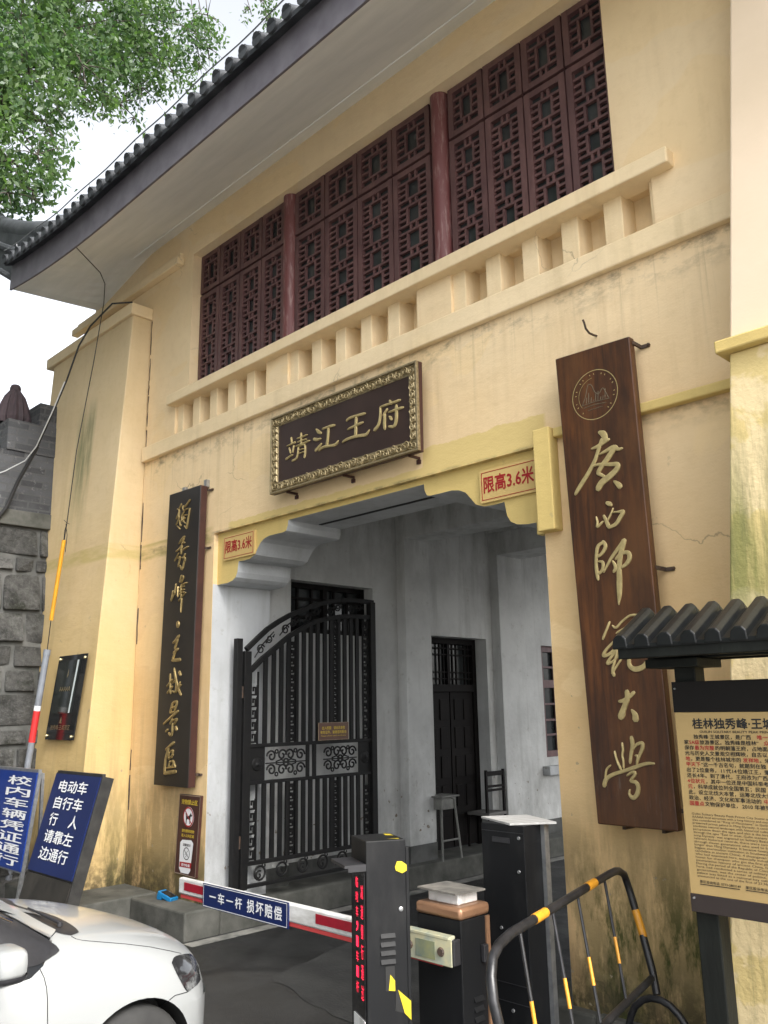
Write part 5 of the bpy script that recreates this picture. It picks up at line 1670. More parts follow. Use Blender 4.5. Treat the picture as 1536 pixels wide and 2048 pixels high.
for k in range(6):
    z = 0.52 - k * 0.05
    s.hexa([(BX1, BY0 + 0.09, z), (BX1 + 0.014, BY0 + 0.09, z), (BX1 + 0.014, BY0 + 0.17, z), (BX1, BY0 + 0.17, z)],
           [(BX1, BY0 + 0.09, z + 0.022), (BX1 + 0.002, BY0 + 0.09, z + 0.022), (BX1 + 0.002, BY0 + 0.17, z + 0.022), (BX1, BY0 + 0.17, z + 0.022)])
build(s, "louvre", m_box, cab)
AX0, AX1, AZ0, AZ1, AY0, AY1 = -6.07, -3.318, 0.745, 0.862, 3.765, 3.812
s = MB()
s.box((AX0, AY0, AZ0), (AX1, AY1, AZ1))
arm = build(s, "arm", m_arm, bg_, bevel=0.014, smooth=True)
s = MB()
for a, b in ((-5.985, -5.72), (-4.45, -4.05)):
    s.box((a, AY0 - 0.003, AZ0 + 0.035), (b, AY0 + 0.001, AZ1 - 0.025))
build(s, "reflective_band", m_redref, arm)
s = MB()
s.box((AX0 + 0.02, AY0 + 0.01, AZ0 - 0.026), (-3.40, AY1 - 0.01, AZ0 + 0.001))
build(s, "rubber_edge", m_rubber, arm, bevel=0.004)
s = MB()
s.box((-5.715, AY0 - 0.012, 0.708), (-4.715, AY0 - 0.002, 0.866))
asg = build(s, "arm_sign", m_blue, arm)
s = MB()
for (a, b, c_, d) in ((-5.705, -4.725, .857, .861), (-5.705, -4.725, .713, .717), (-5.705, -5.701, .717, .857), (-4.729, -4.725, .717, .857)):
    s.add([(a, AY0 - 0.0135, c_), (b, AY0 - 0.0135, c_), (b, AY0 - 0.0135, d), (a, AY0 - 0.0135, d)], [(0, 1, 2, 3)])
put_text(s, "一车一杆", (-5.625, AY0 - 0.0135, 0.752), X3, Z3, width=0.40, height=0.072, bold=0.014, spacing=1.45)
put_text(s, "损坏赔偿", (-5.165, AY0 - 0.0135, 0.746), X3, Z3, width=0.385, height=0.084, bold=0.014, spacing=1.3)
build(s, "lettering", m_wprint, asg, fixn=False)
s = MB()
s.box((-3.66, AY0 - 0.010, 0.732), (-3.31, AY0 - 0.002, 0.872))
s.box((-3.66, AY0 - 0.012, 0.862), (-3.33, AY1, 0.880))
cl_ = build(s, "clamp", m_tape, arm, bevel=0.004)
s = MB()
for x in (-3.62, -3.385):
    s.lathe((x, AY0 - 0.022, 0.80), [(0.0, 0), (0.02, 0.0), (0.024, 0.006), (0.024, 0.014)], 10, (0, 1, 0))
build(s, "bolt", m_rust, cl_)
s = MB()
s.box((-3.3175, AY0 - 0.006, 0.738), (-3.296, AY1 + 0.004, 0.868))
build(s, "end_cap", m_ctrim, arm, bevel=0.006)
s = MB()
s.box((-3.575, AY0 - 0.0125, 0.752), (-3.43, AY0 - 0.0095, 0.842))
build(s, "film_window", M("greenish film", (0.16, 0.20, 0.17), (0.26, 0.27, 0.14), 9, 0.18), cl_)
s = MB()
s.box((-3.50, AY1, 0.76), (-3.38, BY0, 0.85))
build(s, "hub", m_ctrim, bg_)
pb = thing("plastic_box", "grimy white plastic box sitting on the bronze cap of the barrier cabinet", "box", (-3.49, 3.97, 1.01))
s = MB()
s.box((BX0 + 0.05, BY0 + 0.045, 1.01), (BX1 - 0.05, BY1 - 0.03, 1.072))
build(s, "box", m_foam, pb, bevel=0.008, smooth=True)
pbd = thing("lid_board", "grimy thin board lying on the white plastic box", "board", (-3.49, 3.97, 1.072))
s = MB()
s.hexa([(-3.655, 3.865, 1.074), (-3.35, 3.845, 1.074), (-3.325, 4.08, 1.072), (-3.635, 4.10, 1.072)], [(-3.655, 3.865, 1.084), (-3.35, 3.845, 1.084), (-3.325, 4.08, 1.082), (-3.635, 4.10, 1.082)])
build(s, "board", m_plyd, pbd)

# ------------------------------------------------------------------ number plate terminal with red diode display
tm = thing("display_terminal", "slim charcoal terminal post with a lit red character display and yellow reflectors", "terminal", (-3.6, 3.49, 0))
e1 = Vector((0.47, 0.882, 0)).normalized()     # along the right-hand face
e2 = Vector((0.882, -0.47, 0)) * 1.0           # along the display face
A = Vector((-3.765, 3.445, 0))
B = Vector((-3.530, 3.337, 0))
C_ = B + e1 * 0.225
D_ = A + e1 * 0.225
H = 1.4
nf = (B - A).normalized().cross(Z3)            # display face normal
s = MB()
s.hexa([A, B, C_, D_], [A + Z3 * H, B + Z3 * H, C_ + Z3 * H, D_ + Z3 * H])
body = build(s, "body", m_box, tm, bevel=0.005)
s = MB()
f = (B - A)
def dp(u, z, d):
    return A + f * u + nf * d + Z3 * z
def dbox(u0, u1, z0, z1, d0, d1):
    s.hexa([dp(u0, z0, d1), dp(u1, z0, d1), dp(u1, z0, d0), dp(u0, z0, d0)], [dp(u0, z1, d1), dp(u1, z1, d1), dp(u1, z1, d0), dp(u0, z1, d0)])
dbox(0.07, 0.93, 0.35, 1.27, 0.001, 0.006)
build(s, "screen", m_scr, tm)
s = MB()
dbox(0.0, 1.0, 1.27, 1.285, 0.0, 0.12)
dbox(0.0, 0.05, 1.25, 1.27, 0.0, 0.10)
dbox(0.95, 1.0, 1.25, 1.27, 0.0, 0.10)
build(s, "visor", m_ctrim, tm)
s = MB()
dbox(0.25, 0.95, 0.45, 0.52, 0.007, 0.012)
build(s, "label_tape", m_foam, tm)
s = MB()
def ledcol(txt, u, z0, z1):
    n = len(txt)
    h = (z1 - z0) / n
    for k, ch in enumerate(txt):
        put_text(s, ch, dp(u, z1 - (k + 1) * h + h * 0.1, 0.0085), f.normalized(), Z3, width=0.034, height=h * 0.72, bold=0.0)
ledcol("临时车，一车一杆", 0.40, 0.62, 1.215)
ledcol("减速慢行通过", 0.72, 0.60, 1.19)
build(s, "lettering", m_led, tm, fixn=False)
s = MB()
g0 = B + e1 * 0.1
side_n = e1.cross(Z3)
def sp_(v, z, d):
    return B + e1 * v + side_n * d + Z3 * z
def sbox(v0, v1, z0, z1, d0, d1):
    s.hexa([sp_(v0, z0, d1), sp_(v1, z0, d1), sp_(v1, z0, d0), sp_(v0, z0, d0)], [sp_(v0, z1, d1), sp_(v1, z1, d1), sp_(v1, z1, d0), sp_(v0, z1, d0)])
sbox(0.222, 0.240, 0.02, 1.36, -0.02, 0.004)
build(s, "door_edge", m_box, body, bevel=0.002)
s = MB()
for v_, z_ in ((0.19, 1.05), (0.19, 0.40)):
    s.lathe(sp_(v_, z_, 0.0), [(0.012, 0.0), (0.012, 0.006), (0.006, 0.008)], 12, side_n)
build(s, "lock", m_steel, body)
s = MB()
hx = [(0.160, 1.262), (0.172, 1.290), (0.200, 1.288), (0.226, 1.270), (0.226, 1.240), (0.200, 1.228), (0.165, 1.244)]
s.prism(hx, lambda v, z: sp_(v, z, 0.0062), lambda v, z: sp_(v, z, 0.001))
s.prism([(0.125, 0.735), (0.150, 0.705), (0.150, 0.655), (0.115, 0.66)][::-1], lambda v, z: sp_(v, z, 0.004), lambda v, z: sp_(v, z, 0.001))
s.prism([(0.165, 0.66), (0.235, 0.60), (0.235, 0.51), (0.20, 0.545)][::-1], lambda v, z: sp_(v, z, 0.0062), lambda v, z: sp_(v, z, 0.001))
build(s, "reflector", m_yref, body)
s = MB()
s.prism([(0.10, 0.775), (0.150, 0.775), (0.150, 0.705), (0.115, 0.655), (0.10, 0.66)][::-1], lambda v, z: sp_(v, z, 0.0025), lambda v, z: sp_(v, z, 0.0005))
s.prism([(0.155, 0.655), (0.165, 0.66), (0.20, 0.545), (0.150, 0.56)][::-1], lambda v, z: sp_(v, z, 0.0025), lambda v, z: sp_(v, z, 0.0005))
build(s, "dark_sticker", m_kprint, body)
s = MB()
for k in range(4):
    z = 0.915 - k * 0.042
    s.hexa([sp_(0.075, z, 0.013), sp_(0.155, z, 0.013), sp_(0.155, z, 0.0), sp_(0.075, z, 0.0)], [sp_(0.075, z + 0.02, 0.002), sp_(0.155, z + 0.02, 0.002), sp_(0.155, z + 0.02, 0.0), sp_(0.075, z + 0.02, 0.0)])
build(s, "louvre", m_box, body)
s = MB()
q0 = A + Z3 * (H + 0.002)
s.add([q0 + f * 0.35 + e1 * 0.17, q0 + f * 0.45 + e1 * 0.21, q0 + f * 0.2 + e1 * 0.21, q0 + f * 0.12 + e1 * 0.18], [(0, 1, 2, 3)])
s.add([q0 + f * 0.85 + e1 * 0.13, q0 + f * 0.95 + e1 * 0.19, q0 + f * 0.86 + e1 * 0.2], [(0, 1, 2)])
build(s, "sticker", m_yref, body, fixn=False)

# ------------------------------------------------------------------ tall cabinet with a board on it
tc = thing("equipment_cabinet", "tall narrow charcoal cabinet standing at the passage mouth beside the jamb", "cabinet", (-3.42, 4.5, 0))
s = MB()
s.box((-3.59, 4.39, 0.0), (-3.265, 4.60, 1.39))
tb_ = build(s, "body", m_box, tc, bevel=0.004)
s = MB()
s.box((-3.263, 4.56, 0.0), (-3.235, 4.605, 1.39))
build(s, "corner_strip", m_steel, tc)
s = MB()
s.box((-3.585, 4.386, 0.40), (-3.27, 4.389, 0.404))
s.box((-3.585, 4.386, 0.50), (-3.27, 4.389, 0.504))
s.box((-3.585, 4.386, 1.345), (-3.27, 4.389, 1.349))
s.box((-3.50, 4.380, 1.285), (-3.37, 4.389, 1.315))
build(s, "panel_seam", m_ctrim, tb_)
s = MB()
for x, z in ((-3.31, 1.13), (-3.30, 1.32), (-3.46, 0.80), (-3.40, 0.36)):
    s.lathe((x, 4.380, z), [(0.0, 0), (0.009, 0.0), (0.011, 0.008)], 8, (0, 1, 0))
build(s, "screw", m_steel, tb_)
bd = thing("weathered_board", "pale weathered board laid on top of the tall charcoal cabinet", "board", (-3.5, 4.5, 1.39))
s = MB()
lo_ = [(-3.70, 4.53, 1.392), (-3.35, 4.37, 1.392), (-3.17, 4.60, 1.392), (-3.52, 4.78, 1.392)]
s.hexa(lo_, [(x, y, z + 0.012) for x, y, z in lo_])
build(s, "board", m_ply, bd)

# ------------------------------------------------------------------ crowd control rail
rg = thing("guard_rail", "leaning black tubular guard rail with orange bands and hoop foot", "rail", (-2.5, 3.8, 0.25))
top_pts = [(-2.20, 2.83, 0.25), (-2.225, 2.81, 0.60), (-2.245, 2.803, 0.928), (-2.262, 2.797, 1.005), (-2.286, 2.819, 1.077), (-2.312, 2.865, 1.132), (-2.341, 2.946, 1.161), (-2.378, 3.08, 1.175), (-2.431, 3.298, 1.177),
           (-2.542, 3.739, 1.180), (-2.645, 4.149, 1.184), (-2.70, 4.38, 1.186), (-2.730, 4.50, 1.184), (-2.752, 4.582, 1.172), (-2.768, 4.66, 1.142), (-2.772, 4.695, 1.09), (-2.760, 4.705, 1.03), (-2.732, 4.70, 0.94),
           (-2.695, 4.685, 0.845), (-2.622, 4.64, 0.657), (-2.589, 4.606, 0.56)]
s = MB()
s.tube(top_pts, 0.021, 12)
s.tube([(-2.615, 4.607, 0.635), (-2.411, 3.754, 0.645), (-2.225, 2.81, 0.655)], 0.019, 12)
build(s, "tube", m_bar, rg, smooth=True)
bar_pts = [((-2.39, 3.153, 1.165), (-2.29, 3.13, 0.655)), ((-2.485, 3.535, 1.165), (-2.345, 3.46, 0.65)), ((-2.575, 3.883, 1.17), (-2.418, 3.77, 0.66)), ((-2.682, 4.311, 1.172), (-2.513, 4.162, 0.655))]
def band(p, q, t0, t1, r_, par=None):
    p, q = Vector(p), Vector(q)
    s = MB()
    s.tube([p.lerp(q, t0), p.lerp(q, t1)], r_, 12)
    build(s, "orange_band", m_ykbar, par or rg, smooth=True)
for p, q in bar_pts:
    s = MB()
    s.tube([p, q], 0.008, 8)
    br_ = build(s, "bar", m_bar, rg, smooth=True)
    band(p, q, 0.50, 0.72, 0.0087, br_)
band(top_pts[8], top_pts[9], 0.05, 0.36, 0.0222)
band(top_pts[10], top_pts[9], -0.02, 0.30, 0.0222)
band(top_pts[17], top_pts[18], -0.1, 1.3, 0.0222)
band(top_pts[2], top_pts[1], 0.1, 0.5, 0.0222)
s = MB()
s.tube([(-2.80, 4.55, 0.25), (-2.758, 4.55, 0.345), (-2.739, 4.55, 0.397), (-2.720, 4.55, 0.448), (-2.692, 4.55, 0.497), (-2.645, 4.55, 0.536), (-2.592, 4.55, 0.556), (-2.535, 4.55, 0.556), (-2.487, 4.55, 0.541), (-2.440, 4.55, 0.506), (-2.402, 4.55, 0.46), (-2.34, 4.55, 0.25)], 0.019, 12)
s.tube([(-2.45, 2.82, 0.0), (-2.40, 2.82, 0.2), (-2.22, 2.82, 0.30), (-2.05, 2.82, 0.2), (-2.0, 2.82, 0.0)], 0.019, 12)
build(s, "foot", m_bar, rg, smooth=True)

# ------------------------------------------------------------------ information board
ib = thing("information_board", "information board with black tiled canopy, sand-yellow panel and dense black and red lettering", "notice board", (-1.52, 3.95, 0.25))
PX0, PX1 = -1.972, -1.06
s = MB()
s.box((PX0, 3.88, 1.262), (PX1, 3.905, 2.056))
pan = build(s, "panel", m_kpan, ib, bevel=0.002)
s = MB()
s.box((PX0 - 0.002, 3.877, 2.056), (PX1 + 0.002, 3.907, 2.197))
build(s, "header_band", m_khead, ib, bevel=0.002)
s = MB()
s.box((PX0 - 0.002, 3.877, 1.186), (PX1 + 0.002, 3.907, 1.262))
fb = build(s, "foot_band", m_kfoot, ib, bevel=0.002)
s = MB()
for x, z in ((-1.955, 1.245), (-1.957, 2.165), (-1.08, 1.245), (-1.08, 2.165)):
    s.lathe((x, 3.868, z), [(0.0, 0), (0.004, 0.0), (0.005, 0.01)], 8, (0, 1, 0))
build(s, "screw", m_steel, ib)
for x0_, x1_ in ((-1.972, -1.866), (-1.166, -1.06)):
    s = MB()
    s.box((x0_, 3.91, 0.2), (x1_, 4.01, 2.40))
    build(s, "post", m_kpost, ib, bevel=0.006)
s = MB()
s.box((-2.12, 3.66, 2.305), (-0.91, 3.705, 2.365))
s.box((-2.12, 4.155, 2.305), (-0.91, 4.20, 2.365))
s.box((-2.06, 3.80, 2.262), (-1.80, 4.06, 2.304))
s.box((-1.23, 3.80, 2.262), (-0.97, 4.06, 2.304))
s.box((-2.10, 3.90, 2.304), (-0.93, 3.96, 2.42))
build(s, "beam", m_kpost, ib, bevel=0.005)
s = MB()
x = -2.10
pr_ = [(-0.040, -0.012), (-0.034, 0.030), (-0.016, 0.048), (0.016, 0.048), (0.034, 0.030), (0.040, -0.012)]
def rz(y):
    return 2.52 - abs(y - 3.93) * 0.54
while x < -0.88:
    for ya, yb_ in ((3.645, 3.93), (4.215, 3.93)):
        s.prism(pr_, lambda a, b: (x + a, ya, rz(ya) + b), lambda a, b: (x + a, yb_ , rz(yb_) + b))
    x += 0.1135
s.hexa([(-2.14, 3.65, rz(3.65) - 0.02), (-0.89, 3.65, rz(3.65) - 0.02), (-0.89, 3.93, 2.50), (-2.14, 3.93, 2.50)], [(-2.14, 3.65, rz(3.65)), (-0.89, 3.65, rz(3.65)), (-0.89, 3.93, 2.522), (-2.14, 3.93, 2.522)])
s.hexa([(-2.14, 3.93, 2.50), (-0.89, 3.93, 2.50), (-0.89, 4.21, rz(4.21) - 0.02), (-2.14, 4.21, rz(4.21) - 0.02)], [(-2.14, 3.93, 2.522), (-0.89, 3.93, 2.522), (-0.89, 4.21, rz(4.21)), (-2.14, 4.21, rz(4.21))])
build(s, "canopy", m_kroof, ib, bevel=0.005)
YP = 3.8785
PIT = 0.0243
LINES = ["KK独秀峰·王城景区，是广西{唯一一}", "家{5A级}旅游景区。独秀峰是桂林“{众山}", "保存{最为完整}的明朝藩王府，占地面", "光与历史人文景观交相辉映，自古以", "{地}，更是整个桂林城市的{发祥地}。宋",
         "{甲天下}”这一千古名句，就题刻在独", "出了2位皇帝，11代14位靖江王，藩国", "还长4年。到了清代，王府改为广西", "{4位状元}，其中一位还是中国科举考", "{元}，科举成就位列全国第五；民国", "此，设立北伐大本营，运筹北伐大计",
         "政治、经济、文化和军事活动的{中心}", "{国重点}文物保护单位，2010年被列"]
sk, sr = MB(), MB()
def raw_text(mb, body, x, z, em, bold):
    vs, fs = text2d(body, 1.0, 0.0, 'LEFT')
    for k, (du, dv) in enumerate(BOLD):
        mb.add([(x + (p[0] + du * bold) * em * 1.10, YP - 0.00012 * k, z + (p[1] + dv * bold) * em) for p in vs], fs)
import re
for k, ln in enumerate(LINES):
    x = -1.937
    z = 1.938 - k * 0.0245
    for seg in re.findall(r'\{[^}]*\}|[^{}]+', ln):
        red = seg[0] == '{'
        seg = seg.strip('{}')
        run = ''
        x_run = x
        # runs of full-width characters or of figures
        for part in re.findall(r'[0-9A-Za-z]+|[^0-9A-Za-z]+|K', seg):
            part2 = part.replace('K', '')
            if part2:
                raw_text(sr if red else sk, part2, x, z, 0.0215, 0.012)
            x += sum((0.0135 if ch.isascii() and ch != 'K' else PIT) for ch in part) if part2 else PIT * len(part)
put_text(sk, "桂林独秀峰·王城景区", (-1.888, YP, 1.982), X3, Z3, width=0.475, height=0.046, bold=0.022)
put_text(sk, "GUILIN SOLITARY BEAUTY PEAK PRINCE CITY SCENIC AREA", (-1.856, YP, 1.9635), X3, Z3, width=0.50, height=0.0105, bold=0.006)
ENG = ["Guilin Solitary Beauty Peak Prince City Scenic area", "AAAAA level attraction with a long history and muc", "also considered as “King of Mountains” in Guilin", "preserved prince palace in Ming Dynasty, it cover",
       "combines natural landscape with historical cultur", "perspective down the ages, and also is the birth", "through the ages “East or west, Guilin scenery is", "song Dynasty, was engraved on Solitary Beauty", "relevant historical records, there were two E",
       "through eleven generations who used to live", "longer than Ming Dynasty. It became Guangxi", "biggest examination institution in Southwest C", "candidate in ancient China). 4 zhuangyuan (th", "who had examined here, especially including", "honor for champion who got the first place",
       "examination history of ancient China, his a", "During the period of the Republic of China er", "here, had conducted a series of military act", "government, was the center of politics, cult", "palace was listed as a national key cultural", "announced as the one of the first of 23 Nation"]
for k, ln in enumerate(ENG):
    put_text(sk, ln, (-1.931, YP, 1.602 - k * 0.01325), X3, Z3, width=0.345 * (1.06 if k == 0 else 1.0), bold=0.0, size=0.0128)
for x in (-1.922, -1.716):
    put_text(sk, "景区咨询电话: 0773-2803149" if x < -1.8 else "景区投诉电话: 0773-", (x, YP, 1.311), X3, Z3, width=0.185 if x < -1.8 else 0.14, height=0.013, bold=0.004)
    sk.box((x, YP - 0.0004, 1.3045), (x + (0.18 if x < -1.8 else 0.14), YP, 1.3075))
build(sk, "lettering", m_kprint, pan, fixn=False)
build(sr, "red_lettering", m_red, pan, fixn=False)

# ------------------------------------------------------------------ small things on the front
hk = thing("rusty_hook", "bent rusty hook sticking out of the plaster above the timber board", "hook", (-2.87, 5.0, 4.62))
s = MB()
s.tube([(-2.871, 5.0, 4.626), (-2.865, 4.95, 4.615), (-2.85, 4.87, 4.60), (-2.845, 4.82, 4.615), (-2.842, 4.80, 4.65), (-2.845, 4.79, 4.672)], 0.008, 8)
build(s, "rod", m_rust, hk, smooth=True)
rd = thing("card_reader", "small blue handheld card reader lying on the concrete plinth", "device", (-8.10, 4.90, 0.255))
s = MB()
UX, UY, UZ = Vector((0.094, 0.02, -0.028)), Vector((-0.012, 0.052, 0)), Vector((0.006, 0.002, 0.022))
s.obox((-8.09, 4.90, 0.290), UX, UY, UZ)
s.obox((-8.165, 4.885, 0.280), Vector((0.03, 0.006, 0.0)), UY, Vector((0, 0, 0.025)))
build(s, "shell", m_cyan, rd, bevel=0.008, smooth=True)
s = MB()
s.obox(Vector((-8.08, 4.90, 0.2880)) + UZ, UX * 0.74, UY * 0.78, UZ.normalized() * 0.002)
build(s, "screen", m_scr, rd)

# guy wire with sleeve and conduit, cables
gw = thing("guy_wire", "thin guy wire with amber sleeve running down into a grey conduit by the buttress", "cable", (-9.9, 4.3, 1.0))
s = MB()
s.tube([(-8.80, 3.80, 7.36), (-9.0, 4.2, 7.27), (-9.13, 4.33, 7.22), (-9.19, 4.36, 7.0), (-9.34, 4.35, 6.277), (-9.585, 4.32, 5.191), (-9.68, 4.305, 4.312), (-9.70, 4.30, 4.16), (-9.92, 4.30, 3.172), (-9.965, 4.30, 2.82)], 0.006, 6)
s.tube([(-9.68, 4.305, 4.31), (-9.74, 4.31, 4.22), (-9.73, 4.30, 4.05)], 0.004, 5)
s.tube([(-9.78, 4.31, 4.36), (-9.68, 4.30, 4.31), (-9.60, 4.30, 4.28)], 0.004, 5)
s.tube([(-9.70, 4.30, 4.30), (-9.64, 4.30, 4.15), (-9.66, 4.30, 3.95)], 0.004, 5)
build(s, "wire", m_cable, gw, smooth=True)
s = MB()
s.tube([(-9.717, 4.30, 4.104), (-9.918, 4.30, 3.17)], 0.024, 12)
build(s, "sleeve", m_sleeve, gw, smooth=True)
s = MB()
p0, p1 = Vector((-9.965, 4.30, 2.82)), Vector((-10.32, 4.17, 0.0))
s.tube([p0, p1], 0.037, 14)
s.tube([p0 + (p0 - p1).normalized() * 0.01, p0 - (p0 - p1) * 0.02], 0.042, 14)
cdt = build(s, "conduit", m_pipe, gw, smooth=True)
s = MB()
s.tube([p0.lerp(p1, 0.245), p0.lerp(p1, 0.37)], 0.0385, 14)
build(s, "red_label", M("red label", (0.55, 0.03, 0.03), None, rough=0.4), cdt, smooth=True)
s = MB()
s.tube([p0.lerp(p1, 0.225), p0.lerp(p1, 0.245)], 0.0385, 14)
build(s, "white_label", m_wprint, cdt, smooth=True)
cb = thing("power_cable", "thick black cable sagging from under the eave down across the grey wall", "cable", (-10.0, 4.3, 5.9))
s = MB()
s.tube([(-8.92, 4.6, 6.99), (-9.05, 4.4, 6.95), (-9.39, 4.3, 6.74), (-9.565, 4.25, 6.52), (-9.78, 4.22, 6.12), (-10.02, 4.2, 5.82), (-10.46, 4.2, 5.42)], 0.011, 8)
s.tube([(-10.46, 4.2, 5.42), (-10.75, 4.1, 5.0), (-10.80, 4.0, 4.65), (-10.86, 3.8, 4.3), (-10.95, 3.5, 4.1)], 0.024, 8)
build(s, "sheath", m_cable, cb, smooth=True)
cb = thing("pale_cable", "thin pale cable looping off the black cable and out along the grey wall", "cable", (-10.6, 4.2, 5.4))
s = MB()
s.tube([(-9.785, 4.20, 6.10), (-10.03, 4.18, 5.78), (-10.40, 4.16, 5.40), (-10.62, 4.12, 5.25), (-10.80, 3.95, 5.12), (-10.98, 3.75, 5.02), (-11.0, 3.4, 4.95)], 0.008, 6)
build(s, "sheath", m_cablew, cb, smooth=True)

# ------------------------------------------------------------------ seats by the door
def legs4(par, m_, pts, r_):
    for a, b in pts:
        s = MB()
        s.tube([a, b], r_, 8)
        build(s, "leg", m_, par, smooth=True)
st = thing("tall_stool", "tall steel stool with splayed tube legs in front of the dark door", "stool", (-7.56, 8.5, 0.25))
s = MB()
s.box((-7.73, 8.33, 0.985), (-7.43, 8.68, 1.005))
build(s, "seat", m_stool, st, bevel=0.006)
s = MB()
s.box((-7.68, 8.37, 0.84), (-7.46, 8.64, 0.985))
build(s, "drawer", m_stool, st, bevel=0.006)
legs4(st, m_stool, [((-7.46, 8.36, 0.98), (-7.41, 8.30, 0.25)), ((-7.46, 8.60, 0.98), (-7.41, 8.66, 0.25)), ((-7.69, 8.36, 0.98), (-7.74, 8.30, 0.25)), ((-7.69, 8.60, 0.98), (-7.74, 8.66, 0.25))], 0.014)
s = MB()
s.tube([(-7.43, 8.32, 0.48), (-7.43, 8.64, 0.48)], 0.012, 8)
s.tube([(-7.46, 8.36, 0.96), (-7.455, 8.48, 1.0), (-7.46, 8.60, 0.96)], 0.013, 8)
build(s, "stretcher", m_stool, st, smooth=True)
ch = thing("wooden_chair", "dark wooden chair with slatted back half hidden behind the pale board", "chair", (-7.70, 9.55, 0.25))
mch = m_doorw
s = MB()
s.box((-7.92, 9.40, 0.66), (-7.54, 9.80, 0.70))
build(s, "seat", M("pale chair seat", (0.14, 0.135, 0.125), None, rough=0.6), ch, bevel=0.005)
s = MB()
for z in (1.17, 1.02, 0.97):
    s.box((-7.60, 9.43, z), (-7.575, 9.78, z + (0.06 if z > 1.1 else 0.03)))
s.box((-7.60, 9.40, 0.70), (-7.57, 9.435, 1.25))
s.box((-7.60, 9.775, 0.70), (-7.57, 9.81, 1.25))
build(s, "backrest", mch, ch)
legs4(ch, mch, [((-7.90, 9.42, 0.66), (-7.92, 9.42, 0.25)), ((-7.90, 9.78, 0.66), (-7.92, 9.78, 0.25)), ((-7.57, 9.42, 0.70), (-7.55, 9.42, 0.25)), ((-7.57, 9.78, 0.70), (-7.55, 9.78, 0.25))], 0.018)
# ------------------------------------------------------------------ white hatchback waiting at the boom
CX, CY = -5.2, 2.49
car = thing("white_car", "white hatchback waiting at the boom with only its bonnet, headlight and mirror in view", "car", (CX, CY, 0))
def cr(tb, y):
    if y <= tb[0][0]:
        return tb[0][1]
    if y >= tb[-1][0]:
        return tb[-1][1]
    for i in range(len(tb) - 1):
        if tb[i][0] <= y <= tb[i + 1][0]:
            p0, p1, p2, p3 = tb[max(i - 1, 0)], tb[i], tb[i + 1], tb[min(i + 2, len(tb) - 1)]
            t = (y - p1[0]) / (p2[0] - p1[0])
            h = p2[0] - p1[0]
            m1 = (p2[1] - p0[1]) / max(p2[0] - p0[0], 1e-6) * h
            m2 = (p3[1] - p1[1]) / max(p3[0] - p1[0], 1e-6) * h
            return (2 * t ** 3 - 3 * t ** 2 + 1) * p1[1] + (t ** 3 - 2 * t ** 2 + t) * m1 + (-2 * t ** 3 + 3 * t ** 2) * p2[1] + (t ** 3 - t ** 2) * m2
HC = [(-3.35, 0.90), (-3.0, 0.95), (-0.9, 1.0), (-0.45, 1.035), (-0.29, 1.028), (0.0, 0.975), (0.2, 0.918), (0.41, 0.84), (0.5, 0.79), (0.58, 0.71), (0.64, 0.60), (0.68, 0.50)]
BW = [(-3.35, 0.72), (-3.2, 0.86), (-2.9, 0.97), (-2.4, 1.0), (0.05, 1.0), (0.2, 0.988), (0.3, 0.965), (0.38, 0.93), (0.45, 0.875), (0.51, 0.80), (0.56, 0.70), (0.61, 0.56), (0.65, 0.38), (0.68, 0.2)]
def profile(y):
    h, b = cr(HC, y), cr(BW, y)
    pts = [(0.0, h), (0.25, h - 0.006), (0.45, h - 0.02), (0.60, h - 0.043), (0.69, h - 0.072), (0.765, h - 0.115), (0.815, h - 0.175), (0.842, h - 0.26), (0.852, min(0.66, h - 0.30)), (0.856, 0.55), (0.850, 0.42), (0.838, 0.30), (0.80, 0.20), (0.70, 0.17)]
    if y > 0.55:
        f = min(1.0, (y - 0.55) / 0.13)
        pts = [(x, z * (1 - 0.0 * f)) for x, z in pts]
    return [(x * b, max(z, 0.17)) for x, z in pts]
ys = [-3.35, -3.3, -3.2, -3.0, -2.8, -2.6, -2.4, -2.2, -2.0, -1.7, -1.4, -1.1, -0.9, -0.7, -0.6, -0.5, -0.42, -0.35, -0.28, -0.2, -0.12, -0.04, 0.04, 0.12, 0.2, 0.27, 0.33, 0.38, 0.42, 0.46, 0.50, 0.53, 0.56, 0.585, 0.61, 0.63, 0.65, 0.665, 0.68]
rows = []
for y in ys:
    p = profile(y)
    loop = [(x, z) for x, z in p] + [(-x, z) for x, z in p[:0:-1]]
    rows.append([(CX + x, CY + y, z) for x, z in loop])
n = len(rows[0])
s = MB()
s.grid([r + [r[0]] for r in rows])
# weld the seam column by re-indexing
vs = [p for r in rows for p in r]
fs = []
for i in range(len(rows) - 1):
    for j in range(n):
        k = (j + 1) % n
        fs.append((i * n + j, i * n + k, (i + 1) * n + k, (i + 1) * n + j))
fs.append(tuple(range(n))[::-1])
fs.append(tuple((len(rows) - 1) * n + k for k in range(n)))
s = MB()
s.add(vs, fs)
body = build(s, "body", [m_paint, m_tyre], car, smooth=True, angle=60)
cut = MB()
for sx in (-1, 1):
    for yy in (0.0, -2.46):
        cut.lathe((CX + sx * 0.56, CY + yy, 0.30), [(0.352, 0.0), (0.352, 0.5)], 48, (sx, 0, 0))
co = build(cut, "cutter", m_tyre, None)
bo = body.modifiers.new('arches', 'BOOLEAN')
bo.operation = 'DIFFERENCE'
bo.object = co
bo.solver = 'EXACT'
try:
    bo.material_mode = 'TRANSFER'
except Exception:
    pass
bpy.context.view_layer.update()
dg = bpy.context.evaluated_depsgraph_get()
me2 = bpy.data.meshes.new_from_object(body.evaluated_get(dg))
body.modifiers.clear()
body.data = me2
me2.polygons.foreach_set('use_smooth', [True] * len(me2.polygons))
me2.set_sharp_from_angle(angle=R(50))
bpy.data.objects.remove(co)

